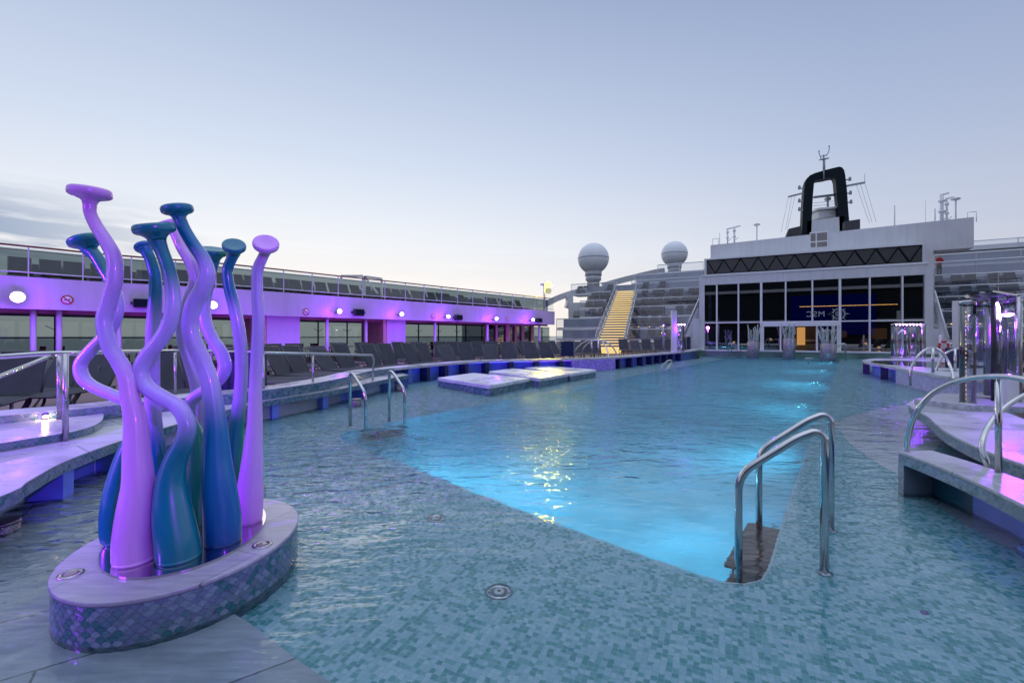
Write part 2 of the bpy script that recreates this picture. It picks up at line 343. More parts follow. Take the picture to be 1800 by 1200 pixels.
def water_mat():
    m = bpy.data.materials.new('water'); m.use_nodes = True; nt = m.node_tree; nt.nodes.clear()
    o = nn(nt, 'ShaderNodeOutputMaterial'); tcn = nn(nt, 'ShaderNodeTexCoord')
    def wv(scale, rot, st, det, dist):
        mpn = nn(nt, 'ShaderNodeMapping'); mpn.inputs['Rotation'].default_value = (0, 0, rot); mpn.inputs['Scale'].default_value = st; lk(nt, tcn.outputs['Object'], mpn.inputs[0])
        n = nn(nt, 'ShaderNodeTexNoise'); n.inputs['Scale'].default_value = scale; n.inputs['Detail'].default_value = det; n.inputs['Roughness'].default_value = .5; n.inputs['Distortion'].default_value = dist; lk(nt, mpn.outputs[0], n.inputs[0]); return n.outputs[0]
    a = wv(2.0, R(-20), (1, 2.0, 1), 3, .5); b_ = wv(6.5, R(15), (1, 1.8, 1), 3, .3)
    # livelier water on the far left, calm over the near shelf
    sp = nn(nt, 'ShaderNodeSeparateXYZ'); lk(nt, tcn.outputs['Object'], sp.inputs[0])
    far = nn(nt, 'ShaderNodeMapRange'); far.interpolation_type = 'SMOOTHSTEP'
    lk(nt, mth(nt, 'ADD', mth(nt, 'MULTIPLY', sp.outputs[0], -.45), sp.outputs[1]), far.inputs[0]); far.inputs[1].default_value = 2.8; far.inputs[2].default_value = 7.5; far.inputs[3].default_value = .075; far.inputs[4].default_value = 1.0
    h = mth(nt, 'MULTIPLY', mth(nt, 'ADD', mth(nt, 'MULTIPLY', a, 1.0), mth(nt, 'MULTIPLY', b_, .36)), far.outputs[0])
    bp = nn(nt, 'ShaderNodeBump'); bp.inputs['Strength'].default_value = 1.0; bp.inputs['Distance'].default_value = .20; lk(nt, h, bp.inputs['Height'])
    fr = nn(nt, 'ShaderNodeFresnel'); fr.inputs[0].default_value = 1.42; lk(nt, bp.outputs[0], fr.inputs[1])
    gl = nn(nt, 'ShaderNodeBsdfGlossy'); gl.inputs['Roughness'].default_value = .04; gl.inputs[0].default_value = (1, 1, 1, 1); lk(nt, bp.outputs[0], gl.inputs['Normal'])
    rf = nn(nt, 'ShaderNodeBsdfRefraction'); rf.inputs['IOR'].default_value = 1.33; rf.inputs['Roughness'].default_value = 0; rf.inputs[0].default_value = (.90, .97, 1.0, 1); lk(nt, bp.outputs[0], rf.inputs['Normal'])
    mx = nn(nt, 'ShaderNodeMixShader'); lk(nt, fr.outputs[0], mx.inputs[0]); lk(nt, rf.outputs[0], mx.inputs[1]); lk(nt, gl.outputs[0], mx.inputs[2]); lk(nt, mx.outputs[0], o.inputs[0])
    return m
M['water'] = water_mat()
def lamp(kind, name, loc, energy, color, parent=None, size=.1, aim=None, spot=None, blend=.6):
    l = bpy.data.lights.new(name, kind); l.energy = energy; l.color = color
    if kind == 'AREA': l.shape = 'DISK'; l.size = size
    else: l.shadow_soft_size = size
    if kind == 'SPOT': l.spot_size = R(spot); l.spot_blend = blend
    o = bpy.data.objects.new(name, l); COL.objects.link(o); o.location = loc
    if aim is not None: o.rotation_euler = (Vector(loc) - Vector(aim)).to_track_quat('Z', 'Y').to_euler()
    if parent is not None: o.parent = parent; o.matrix_parent_inverse = parent.matrix_basis.inverted()
    return o
# ---------------- plan curves ----------------
ZL, ZR = .33, .50
def V2(p, z=0.0): return Vector((p[0], p[1], z))
rim_px = [(0,731),(100,722),(200,712),(300,701),(387,693),(465,685),(560,672),(614,661),(655,651),(720,644),(790,638),(860,633.5),(984,631),(1082,627.5),(1150,622),(1207,617.5)]
rim = [Vector((-8.2,-4,0)), Vector((-7.2,0,0)), Vector((-6.4,3,0))] + [V2(G(x, y, ZR)) for x, y in rim_px] + [Vector((13.0, 31.2, 0))]
RIM = [Vector((*p, 0)) for p in cr([(p.x, p.y) for p in rim], 5)]
led_px = [(0,872),(50,845),(100,817),(150,796),(222,771),(300,748),(387,723),(462,705),(530,694),(600,683),(665,669),(718,658.5)]
led = [Vector((-3.6,-3,0)), Vector((-3.35,0,0)), Vector((-3.2,1.8,0))] + [V2(G(x, y, ZL)) for x, y in led_px]
LED = [Vector((*p, 0)) for p in cr([(p.x, p.y) for p in led], 5)]
fas_px = [(0,541.5),(200,547.5),(400,552.3),(600,558.7),(700,561.8),(800,565),(900,568.2),(975,570.6)]
fas = [Vector((-37,-7.8,0)), Vector((-30.2,-.3,0)), Vector((-23.4,7.3,0))] + [V2(G(x, y, 2.3)) for x, y in fas_px]
FAS = [Vector((*p, 0)) for p in cr([(p.x, p.y) for p in fas], 4)]
FASX = FAS + [FAS[-1] + (FAS[-1]-FAS[-3]).normalized()*3*i for i in (1, 2, 3)]
def at_px(curve, px, off=0.0):
    k = (px - 900)/F
    for a, b in zip(curve, curve[1:]):
        fa = a.x - k*a.y; fb = b.x - k*b.y
        if a.y > .5 and fa <= 0 <= fb:
            p = a.lerp(b, fa/(fa - fb)); t = (b - a).normalized(); return p + Vector((-t.y, t.x, 0))*off, t
    raise ValueError(px)

def scales(path, z0, z1, size, side=1, out=.003, mb=None, wts=(3, 4, 4, 4, 3), zbase=None):
    """fish scale mosaic pressed on a vertical band; side=+1 puts it left of the path"""
    mb = mb or MB(); P = [Vector(p) for p in path]; L = [0]
    for a, b in zip(P, P[1:]): L.append(L[-1] + (b - a).length)
    def at(u):
        u = max(0, min(L[-1] - 1e-6, u)); lo, hi = 0, len(L) - 1
        while hi - lo > 1:
            m_ = (lo + hi)//2
            if L[m_] <= u: lo = m_
            else: hi = m_
        a, b = P[lo], P[hi]; t = (b - a).normalized(); p = a.lerp(b, (u - L[lo])/(L[hi] - L[lo]))
        return p + Vector((-t.y, t.x, 0))*out*side
    w = size; r = w/2; sh = []
    for k in range(7): a = math.pi*k/6; sh.append((r*math.cos(a), r*math.sin(a)))
    for k in (1, 2, 3): a = -math.pi/2*k/3; sh.append((-r + r*math.cos(a) , -r + r*math.sin(a) + r) if False else (-r + r*math.sin(math.pi/2*k/3), -r + r*math.cos(math.pi/2*k/3)))
    for k in (1, 2): sh.append((r - r*math.cos(math.pi/2*k/3) , -r + r*math.sin(math.pi/2*k/3)))
    # concave lower edges follow the tops of the two scales below
    sh = [(x, y) for x, y in sh]
    rows = int((z1 - z0)/r) + 2; prev = {}
    for j in range(rows + 1):
        zc = z0 + (j - .5)*r
        n = int(L[-1]/w) + 1
        for i in range(n):
            uc = (i + (.5 if j % 2 else 0))*w
            pts = []
            for x, y in sh:
                u = uc + x*.93; zz = max(z0 + .002, min(z1 - .002, zc + y*.93)); q = at(u); pts.append((q.x, q.y, zz))
            zs = [p[2] for p in pts]
            if max(zs) - min(zs) < r*.25: continue
            key = (i//1, j); m_ = random.choices(range(5), wts)[0]
            if random.random() < .35 and (i-1, j-1) in prev: m_ = prev[(i-1, j-1)]
            prev[(i, j)] = m_; mb.cur = 1 + m_; mb.poly(pts)
    mb.cur = 0; return mb
def holed(name, outer, inner, z, material):
    import bmesh
    bm = bmesh.new(); es = []
    for loop in (outer, inner):
        vs_ = [bm.verts.new((p[0], p[1], z)) for p in loop]
        es += [bm.edges.new((a, b)) for a, b in zip(vs_, vs_[1:] + vs_[:1])]
    bmesh.ops.triangle_fill(bm, edges=es, use_beauty=True); bmesh.ops.recalc_face_normals(bm, faces=bm.faces[:])
    for f in bm.faces:
        if f.normal.z < 0: f.normal_flip()
    me = bpy.data.meshes.new(name); bm.to_mesh(me); bm.free(); me.materials.append(material)
    o = bpy.data.objects.new(name, me); COL.objects.link(o); return o
ST = dict(kind='structure')

# ---------------- sea, decks ----------------
tag(MB().quad((-40000,-3000,-45),(40000,-3000,-45),(40000,60000,-45),(-40000,60000,-45)).build('sea', M['sea']), **ST)
ZS = -.12
deep = [(.77,3.08),(1.1,2.78),(1.23,2.68),(1.36,2.65),(1.49,2.70),(1.60,2.82),(1.72,2.98),(2.40,3.92),(3.78,5.79),(7.64,11.05),(13.5,18.9),(19.6,27.2),(12.7,30.6),(13.0,28.0),(.65,11.15),(-2.2,7.3),(-2.42,6.95),(-2.5,6.65),(-2.40,6.32),(-2.15,6.02),(-1.25,5.13),(-.37,4.20),(.20,3.63)]
shelf_outer = [(-9,-4),(-8,4),(-5.5,7.5),(-4.6,11),(-3,14.5),(1,18.5),(4.5,20),(11.5,28),(13.3,32.2),(24.8,26.2),(26,14),(12,4),(9,-4)]
tag(holed('pool_floor', shelf_outer, deep, ZS, M['mosaic']), **ST)
mb = MB()
DP = [Vector((x, y, 0)) for x, y in deep]
mb.wall(DP + [DP[0]], -1.45, ZS)
mb.poly([(p.x, p.y, -1.45) for p in DP]); tag(mb.build('pool_basin', M['basin']), **ST)
lip = [Vector((*p, 0)) for p in deep]; lip2 = lip + [lip[0]]
mb = MB(); li = offs(lip2, .016)
for a, b, c, d in zip(lip2, lip2[1:], li[1:], li): mb.quad((a.x,a.y,ZS+.006),(b.x,b.y,ZS+.006),(c.x,c.y,ZS+.006),(d.x,d.y,ZS+.006))
tag(mb.build('pool_edge', mat('edge_tile', (.50,.66,.72), .3)), **ST)
leftstone = [(1.2,.55),(0,1.38),(-.92,1.99),(-1.29,2.25),(-1.55,2.41),(-1.75,3.0),(-2.32,4.31),(-2.9,5.0),(-3.7,5.9),(-4.4,7.2),(-7,7),(-8.5,3),(-8.5,-3.5),(1.2,-3.5)]
tag(MB().prism(leftstone, ZS-.01, -.05, bottom=False).build('pool_path', M['stone_floor']), **ST)
rs = cr([(4.05,4.75),(3.78,4.34),(3.63,3.92),(3.44,3.44),(3.34,2.97),(3.16,2.2),(2.9,1.2),(2.5,-.5)], 4)
tag(MB().poly([(x, y, ZS+.006) for x, y in rs + [(6,-.5),(6,4.9)]]).build('pool_path', M['stone_floor']), **ST)
hm = cr([(8.3,9.35),(7.4,9.05),(5.88,7.95),(5.1,7.3),(4.93,6.85),(4.48,6.05),(4.14,5.2),(3.96,4.62)], 5)
tag(MB().poly([(x, y, ZS+.012) for x, y in hm + [(4.4,4.4),(5.2,5.6),(7,7.2),(9,8.6)]]).build('pool_step', M['step_stone']), **ST)
tag(MB().poly([(x, y, 0) for x, y in shelf_outer[::-1]]).build('pool_water', M['water']), **ST)
# underwater lamps of the deep basin
for i, (p, q) in enumerate([((.2,3.68),(1,1)), ((-1.2,5.1),(1,1)), ((2.2,3.75),(-.9,.75)), ((4.1,6.35),(-.81,.59)), ((6.6,9.7),(-.81,.59)), ((9.8,14.0),(-.81,.59)), ((13.4,19.0),(-.81,.59)), ((17.3,24.2),(-.81,.59))]):
    q = Vector((q[0], q[1], 0)).normalized(); c = Vector((p[0], p[1], -.62)) + q*.03
    rt = empty('underwater_lamp', c); tag(rt, '%s lamp in the deep pool wall, counted from the near corner' % ordw(i+1), 'pool lamp', 'lamps under water in the pool')
    Mx = Matrix.Translation(c) @ q.to_track_quat('Z', 'Y').to_matrix().to_4x4()
    MB().lathe([(.13, 0), (.13, .02), (.10, .03), (.10, .02), (0.001, .02)], M=Mx).build('ring', M['steel2'], rt)
    lamp('AREA', 'beam', c + q*.08, (9, 44, 9, 17, 22, 24, 18, 15)[i], (.17, .76, 1.0), rt, .3, aim=c + q*4 + Vector((0, 0, -.35)))

deck_l = [V2(p) for p in offs(RIM, .55)] + [Vector((6, 46, 0)), Vector((-2, 48, 0))] + list(reversed(offs(FAS, 7.6)))
tag(MB().prism([(p.x, p.y) for p in deck_l], -.3, .05, bottom=False).build('teak_deck', M['teak']), **ST)
tag(MB().prism([(9.9,9.2),(12,13.2),(15.5,18.6),(20,24),(25,26.5),(34,40),(70,20),(70,-20),(7.5,-8),(6.6,1),(7.2,5),(8.6,7.6)], -.3, .10, bottom=False).build('teak_deck', M['teak']), **ST)
tag(MB().prism([(13.2,32.3),(25,26.6),(34,38.5),(6,50),(0,47),(12.6,31.4)], -.3, .10, bottom=False).build('teak_deck', M['teak']), **ST)

# ---------------- left ledge and rim ----------------
def idx_near(curve, p): return min(range(len(curve)), key=lambda i: (curve[i] - p).length)
iend = idx_near(RIM, LED[-1])
led_poly = LED + [LED[-1] + Vector((-.30, .55, 0))] + list(reversed(RIM[:iend+1]))
ledge = empty('pool_ledge', V2(G(222, 771, ZL)))
tag(ledge, 'long pale stone ledge curving along the left of the pool behind the sculpture', 'ledge')
MB().prism([(p.x, p.y) for p in led_poly], ZL-.10, ZL).build('slab', M['stone_top'], ledge)
scales(LED, ZL-.10, ZL-.004, .052, side=-1).build('tile_band', [M['grout']]+SCALES, ledge)
rec = offs(LED, .30); mb = MB()
for i, (a, b) in enumerate(zip(rec, rec[1:])):
    mb.cur = 0 if (i//5) % 3 else 1
    mb.quad((a.x,a.y,-.14),(b.x,b.y,-.14),(b.x,b.y,ZL-.1),(a.x,a.y,ZL-.1))
mb.build('recess_wall', [M['pale_tile'], M['bluetile']], ledge)
e0, e1 = LED[-1], LED[-1] + Vector((-.30, .55, 0))
MB().prism([(e0.x-.02,e0.y-.02),(e1.x,e1.y),(e1.x-.3,e1.y-.1),(e0.x-.3,e0.y-.16)], -.14, ZL-.102).build('end_wall', M['bluetile'], ledge)
for px in (128, 232, 487, 575, 643, 690):
    p, t = at_px(LED, px, .03)
    m_ = MB(); m_.prism([tuple((p + t*a + Vector((-t.y, t.x, 0))*b)[:2]) for a, b in ((-.07,.0),(.07,.0),(.07,.29),(-.07,.29))], -.14, ZL-.102); m_.build('post', M['bluetile'], ledge)
rimo = empty('pool_surround', V2(G(860, 633, ZR)))
tag(rimo, 'raised pale stone rim sweeping round the far left of the pool over blue lit recesses', 'rim')
RO = offs(RIM, .55)
MB().prism([(p.x, p.y) for p in RIM] + [(p.x, p.y) for p in reversed(RO)], ZR-.07, ZR).build('coping', M['stone_top'], rimo)
inner = offs(RIM, .02)
MB().wall(inner[:iend+1], .0, ZR-.072, .3).build('riser', M['grout'], rimo)
scales(inner[:iend+1], ZL+.002, ZR-.003, .055, side=-1, out=.024).build('tile_band', [M['grout']]+SCALES, rimo)
rrec = offs(RIM, .32)[iend-1:]
MB().wall(rrec, -.14, ZR-.072, .1).build('recess_wall', M['bluetile'], rimo)
for px in (723, 755, 787, 822, 858, 900, 945, 988, 1092, 1113, 1132, 1148, 1162, 1174, 1185, 1198):
    p, t = at_px(RIM, px, .04); n_ = Vector((-t.y, t.x, 0))
    MB().prism([tuple((p + t*a + n_*b)[:2]) for a, b in ((-.08,0),(.08,0),(.08,.27),(-.08,.27))], -.14, ZR-.072).build('post', M['navy'] if px > 740 else M['bluetile'], rimo)
i0 = idx_near(RIM, at_px(RIM, 1003)[0]); i1 = idx_near(RIM, at_px(RIM, 1080)[0])
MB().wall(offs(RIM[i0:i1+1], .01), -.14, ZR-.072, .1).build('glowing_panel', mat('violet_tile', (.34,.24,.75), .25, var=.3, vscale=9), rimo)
# LED strips under the lips: blue under the ledge's far half, violet along the far rim
def strip(curve, px0, px1, off, z, material, parent):
    a = idx_near(curve, at_px(curve, px0)[0]); b = idx_near(curve, at_px(curve, px1)[0])
    c = offs(curve, off)[a:b+1]; m_ = MB()
    m_.tube([(p.x, p.y, z) for p in c], .007, 5, sm=False); return m_.build('led_strip', material, parent)
strip(RIM, 725, 980, .18, ZR-.08, M['blue_led'], rimo); strip(RIM, 930, 1203, .17, ZR-.08, M['violet_led'], rimo)
strip(LED, 215, 700, .13, ZL-.115, emis('dim_blue_led', (.22,.26,1), 1.0), ledge)
# step in front of the rim at far left, dark scale riser
stp = [V2(p) for p in cr([(-5.6,-1.5),(-5.2,1.5),(-4.95,3.3),(-4.72,4.2),(-4.55,4.75),(-4.75,5.25),(-5.2,5.8)], 5)]
step = empty('pool_step_block', stp[12]); tag(step, 'low stone step with a dark scale tiled riser at the left end of the ledge', 'step')
MB().prism([(p.x, p.y) for p in stp] + [(-6.6,5),(-6.9,0)], ZL+.002, ZL+.08).build('tread', M['stone_top'], step)
scales(stp, ZL+.003, ZL+.078, .05, side=-1, wts=(5,1,0,3,6)).build('tile_band', [M['grout']]+SCALES, step)

# ---------------- left superstructure: two decks of the ship's side ----------------
port = empty('ship_side_decks', at_px(FAS, 500)[0]); tag(port, 'long white two level ship side with violet lit fascia behind the sun loungers', 'ship superstructure')
ZB, ZT, ZH = 2.3, 3.38, 4.42
MB().wall(FAS, ZB, ZT, .25).build('fascia', M['fascia'], port)
o1 = offs(FAS, .252); o7 = offs(FAS, 7.4)
MB().prism([(p.x,p.y) for p in o1]+[(p.x,p.y) for p in reversed(o7)], ZB+.02, ZB+.12).build('soffit', M['ceil'], port)
MB().prism([(p.x,p.y) for p in o1]+[(p.x,p.y) for p in reversed(o7)], ZT-.2, ZT-.02).build('deck_floor', M['teak'], port)
MB().wall(offs(FAS, 7.42), ZB-.02, ZT+.12, .15).build('outer_fascia', M['white'], port)
MB().wall(offs(FAS, .7), ZB-.12, ZB+.018, .10).build('ceiling_beam', M['ceil'], port)
OW = offs(FASX, 7.0)
MB().wall(OW, .05, ZB+.018).build('window_glass', M['glass_tint'], port)
for i, p in enumerate(resample(OW, 2.0)):
    if p.y < 4 or p.x < -28: continue
    m_ = MB().box((p.x, p.y, (ZB+.05)/2), (.06, .10, ZB-.06), R(45))
    for sgn in (-1, 1): m_.bar((p.x+.05, p.y-.08, ZB-.62), (p.x+.05+.20*sgn, p.y-.08+.2*sgn, ZB-.45), .025, .025)
    m_.build('mullion', M['dark'], port)
MB().tube([(p.x+.1, p.y-.1, 1.30) for p in OW], .028, 6).build('window_rail', M['dark'], port)
UW = offs(FASX, 7.2); MB().wall(UW, ZT+.1, 5.2).build('windbreak_glass', M['glass_tint'], port)
MB().tube([(p.x, p.y, 5.2) for p in UW], .045, 6).build('windbreak_cap', M['white'], port)
RL = offs(FAS, .12)
MB().wall(RL, ZT+.10, ZH-.06).build('balustrade_glass', M['glass'], port)
MB().tube([(p.x, p.y, ZH) for p in RL], .035, 6).build('handrail', M['rail_wood'], port)
MB().tube([(p.x, p.y, ZT+.16) for p in RL], .022, 6).build('lower_rail', M['white'], port)
for p in resample(RL, 1.35):
    if p.y < 6: continue
    MB().box((p.x, p.y, (ZT+ZH)/2-.01), (.035, .035, ZH-ZT-.04), R(45)).build('rail_post', M['white'], port)
for px in (60, 107, 207, 372, 583, 651, 773, 865, 956):
    p, t = at_px(FAS, px, .45); r_ = .085
    MB().lathe([(r_, .05), (r_, ZB+.02)], (p.x, p.y, 0), 12).build('column', M['white'], port)
def pier(pa, pb, off, th, m_, name, z1=ZB+.018):
    a, ta = at_px(FAS, pa, off); b, tb = at_px(FAS, pb, off); n_ = Vector((-ta.y, ta.x, 0))*th
    return MB().prism([a[:2], b[:2], (b+n_)[:2], (a+n_)[:2]], .05, z1).build(name, m_, port)
pier(478, 537, .55, 2.6, M['fascia'], 'pier'); pier(690, 723, .55, 2.6, M['fascia'], 'pier')
pier(471, 477.5, .57, 2.3, M['cream'], 'pier_trim'); pier(684, 689.6, .57, 2.3, M['cream'], 'pier_trim')
pier(893, 972, 2.2, 2.6, M['glass_dark'], 'cabin_glass')
for a_, b_ in ((890,893),(908,911),(926,932),(941,944),(953,957),(969,974)): pier(a_, b_, 2.05, .12, M['cream'], 'cabin_frame')
for px in (118, 537.5, 761, 891):        # no smoking discs
    p, t = at_px(FAS, px, -.012); n_ = Vector((t.y, -t.x, 0)); y = {118: 527, 537.5: 548, 761: 556, 891: 561}[px]; zc = CH - (y - HZ)*p.y/F
    rt = empty('no_smoking_sign', (p.x, p.y, zc)); tag(rt, {118: 'largest round red and white no smoking sign, nearest on the violet fascia', 537.5: 'round no smoking sign on the fascia above the first violet pier', 761: 'small round no smoking sign on the fascia just left of a speaker', 891: 'smallest round no smoking sign near the far end of the fascia'}[px], 'sign', 'no smoking signs on the fascia')
    Mx = Matrix.Translation((p.x, p.y, zc)) @ n_.to_track_quat('Z', 'Y').to_matrix().to_4x4()
    MB().lathe([(.165, 0), (.165, .008), (.001, .008)], M=Mx).build('disc', M['white2'], rt)
    m_ = MB(); k = 28; ro, ri = .165, .125
    for i in range(k):
        a, b = 2*math.pi*i/k, 2*math.pi*(i+1)/k
        m_.quad(*[Mx @ Vector((r_*math.cos(q), r_*math.sin(q), .011)) for r_, q in ((ro,a),(ro,b),(ri,b),(ri,a))])
    m_.quad(*[Mx @ Vector(q) for q in ((-.10,.075,.013),(-.075,.10,.013),(.10,-.075,.013),(.075,-.10,.013))]); m_.build('red_ring', M['red'], rt)
    MB().quad(*[Mx @ Vector(q) for q in ((-.085,-.015,.0105),(.07,-.015,.0105),(.07,.012,.0105),(-.085,.012,.0105))]).quad(*[Mx @ Vector(q) for q in ((.05,.02,.0105),(.068,.02,.0105),(.068,.055,.0105),(.05,.055,.0105))]).build('cigarette', M['black'], rt)
# speakers on the fascia
for k_, (px, y) in enumerate(((251, 533), (628, 549), (803, 558), (945, 563))):
    p, t = at_px(FAS, px, -.16); zc = CH - (y - HZ)*p.y/F; rt = empty('fascia_speaker', (p.x, p.y, zc), math.atan2(t.y, t.x))
    tag(rt, ('nearest and largest black loudspeaker on the violet fascia, behind the blue tubes of the sculpture', 'black loudspeaker on the fascia left of the narrow violet pier', 'black loudspeaker on the fascia between two violet lamps right of the narrow pier', 'farthest black loudspeaker on the fascia above the brown framed cabin')[k_], 'loudspeaker', 'loudspeakers on the fascia')
    lpart(MB().box((0, 0, 0), (.52, .24, .34)), 'cabinet', M['dark'], rt, bevel=.02)
    lpart(MB().bar((-.33, .16, 0), (-.33, -.06, 0), .03, .10).bar((-.33, -.06, 0), (-.24, -.06, 0), .03, .08).bar((-.33,.155,0),(.33,.155,0),.03,.1).bar((.33, .16, 0), (.33, -.06, 0), .03, .1).bar((.33, -.06, 0), (.24, -.06, 0), .03, .08), 'bracket', M['dark'], rt)
    lpart(MB().box((0, -.124, 0), (.46, .01, .28)), 'grille', M['black'], rt)
# violet floodlights on the fascia (each carries its own light)
LP = [(30, 522, .17), (372, 536, .14), (589, 547, .10), (698.5, 552, .10), (780, 556, .10), (865, 560, .10), (929.5, 562, .10)]
LN = ['biggest, nearest violet floodlight, at the left end of the fascia', 'violet floodlight seen between the sculpture tubes', 'violet floodlight on the fascia just right of the wide violet pier', 'violet floodlight on the fascia above the narrow violet pier', 'violet floodlight on the fascia above a slim column right of the narrow pier', 'second farthest violet floodlight on the fascia, above a slim column', 'farthest violet floodlight on the fascia, near its right end']
for (px, y, r_), nm in zip(LP, LN):
    p, t = at_px(FAS, px, -.42); zc = CH - (y - HZ)*p.y/F; rt = empty('violet_floodlight', (p.x, p.y, zc)); tag(rt, nm, 'floodlight', 'violet floodlights on the fascia')
    d = (Vector((0, 3, 1.2)) - Vector((p.x, p.y, zc))).normalized() if px < 400 else (Vector((2, 8, 1)) - Vector((p.x, p.y, zc))).normalized()
    Mx = Matrix.Translation((p.x, p.y, zc)) @ d.to_track_quat('Z', 'Y').to_matrix().to_4x4()
    MB().lathe([(.5*r_, -.26), (r_*1.0, -.12), (r_*1.04, .02), (r_*1.0, .02)], M=Mx).build('housing', M['dark'], rt)
    MB().lathe([(r_, 0), (r_, .03), (r_*.7, .06), (.001, .07)], M=Mx).build('lens', M['lamp_violet'], bpy.data.objects[last_name[0]])
    n_ = Vector((-t.y, t.x, 0)); MB().bar((p.x, p.y, zc-.05), tuple(Vector((p.x, p.y, zc-.05)) + n_*.44), .05, .05).build('bracket', M['dark'], rt)
    lamp('POINT', 'glow', Vector((p.x, p.y, zc)) + d*.3, 55, VIO, rt, .12)
# unseen floodlights put astern to throw violet on the sculpture and left ledge
for i, (loc, aim, e, sp_, cat_l) in enumerate([((-8.5,-5.5,3.9), (-1.85,2.6,1.5), 900, 15, 'unseen violet floodlight on a pole at the port side astern of the sculpture'),
 ((-7.4,-.8,2.6), (-4.5,3.6,.3), 3600, 60, 'unseen low violet floodlight on a pole beside the left ledge'),

                                    ((6.5,-6.5,4.2), (-1.85,2.6,1.5), 3000, 15, 'unseen violet floodlight on a pole astern, aimed at the sculpture')]):
    rt = empty('violet_floodlight', loc); tag(rt, cat_l, 'floodlight', 'unseen violet floodlights astern')
    d = (Vector(aim) - Vector(loc)).normalized(); Mx = Matrix.Translation(loc) @ d.to_track_quat('Z', 'Y').to_matrix().to_4x4()
    MB().lathe([(.1, -.3), (.2, -.12), (.21, .02), (.19, .02)], M=Mx).build('housing', M['dark'], rt)
    MB().lathe([(.06, .05), (.06, loc[2]-.2)], (loc[0]-d.x*.35, loc[1]-d.y*.35, 0), 10).build('pole', M['white'], rt)
    lamp('SPOT', 'beam', Vector(loc) + d*.1, e, VIO, rt, .2, aim=aim, spot=sp_)

# hidden uplights added before the ship side to wash fascia, columns and piers violet
ui = 0
for a_ in resample(offs(FAS, -2.0), 3.4):
    if a_.y < 5: continue
    ui += 1; rt = empty('added_deck_uplight', (a_.x, a_.y, .05)); tag(rt, '%s added violet uplight hidden on the teak deck between loungers, counted from the left' % ordw(ui), 'uplight', 'added violet deck uplights')
    MB().lathe([(.07,.05),(.08,.10),(.06,.13)], (a_.x,a_.y,0), 14).build('housing', M['dark'], rt)
    f_, t_ = min(((FAS[i], (FAS[min(i+1,len(FAS)-1)]-FAS[i-1]).normalized()) for i in range(1, len(FAS))), key=lambda q: (q[0]-a_).length)
    n_ = Vector((-t_.y, t_.x, 0)); lamp('SPOT', 'beam', (a_.x, a_.y, .30), 235, VIO, rt, .15, aim=a_ + n_*2.0 + Vector((0,0,3.0)), spot=120, blend=.4)
# ---------------- terraces, lit stair, radomes ----------------
TD = Vector((.865, -.502, 0)); TN = Vector((.502, .865, 0))
TIERS = [(38,1.15),(39.5,2.2),(41.3,3.25),(42.8,4.1),(44.4,5.05),(46,5.96),(47.8,7.0),(49.8,8.2)]
def tline(Yk, px):
    p0 = Vector((.2875*Yk, Yk, 0)); k = (px - 900)/F; s_ = (k*p0.y - p0.x)/(TD.x - k*TD.y); return p0 + TD*s_
ter = empty('terrace_building', (12, 42, 0)); tag(ter, 'stepped terraces of the ship with tinted balustrades rising beyond the pool', 'ship superstructure')
starts = [978, 978, 1019, 1020, 1034, 1004, 1110, 1156]
stair_px = [(1046,1098),(1052,1102),(1060,1106),(1066,1110),(1074,1113),(1084,1116)]
for k, (Yk, zk) in enumerate(TIERS):
    a = tline(Yk, starts[k]); e = tline(Yk, 1900)
    nxt = TIERS[k+1][0] if k + 1 < len(TIERS) else Yk + 4
    dn = (nxt - Yk)*.92 + .6
    segs = [(a, e)]
    for (u, v) in segs:
        MB().prism([u[:2], v[:2], (v+TN*dn)[:2], (u+TN*dn)[:2]], zk-.17, zk).build('terrace_floor', M['white'], ter)
        f = -TN*.008
        # riser wall behind this terrace
        zn = TIERS[k+1][1]-.172 if k + 1 < len(TIERS) else zk + .02
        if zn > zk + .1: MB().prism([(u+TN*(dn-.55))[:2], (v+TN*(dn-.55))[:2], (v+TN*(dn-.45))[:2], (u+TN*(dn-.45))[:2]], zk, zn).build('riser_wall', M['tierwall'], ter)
    cuts = [(starts[k], stair_px[k][0]), (stair_px[k][1], 1236), (1642, 1880)] if k < 6 else [(starts[k], 1236), (1642 if k == 6 else 1706, 1880)]
    for (c0, c1) in cuts:
        if c1 - c0 < 6: continue
        u, v = tline(Yk, c0), tline(Yk, c1); h = .80 if k not in (5,) else 1.05
        MB().quad((u.x,u.y,zk+.06),(v.x,v.y,zk+.06),(v.x,v.y,zk+h),(u.x,u.y,zk+h)).build('balustrade_glass', M['glass_tint2'], ter)
        MB().tube([(u.x,u.y,zk+h),(v.x,v.y,zk+h)], .042, 6).build('handrail', M['white2'], ter)
        n_ = max(2, int((v-u).length/2.3)); m_ = MB()
        for i in range(n_+1):
            p = u.lerp(v, i/n_); m_.box((p.x, p.y, zk+h/2), (.04, .04, h))
        m_.build('rail_posts', M['steel2'], ter)['kind'] = 'stuff'
a, e = tline(38.6, 978), tline(38.6, 1900); MB().prism([a[:2], e[:2], (e+TN*.1)[:2], (a+TN*.1)[:2]], .05, .88).build('base_wall', M['white'], ter)
# white block carrying the left end of the terraces, dark door
u, v = tline(44.5, 999), tline(44.5, 1031); MB().prism([u[:2], v[:2], (v+TN*3)[:2], (u+TN*3)[:2]], 2.2, 4.9).build('end_block', M['white'], ter)
u, v = tline(44.2, 1008), tline(44.2, 1017); MB().prism([u[:2], v[:2], (v+TN*.2)[:2], (u+TN*.2)[:2]], 2.25, 4.0).build('doorway', M['glass_dark'], ter)
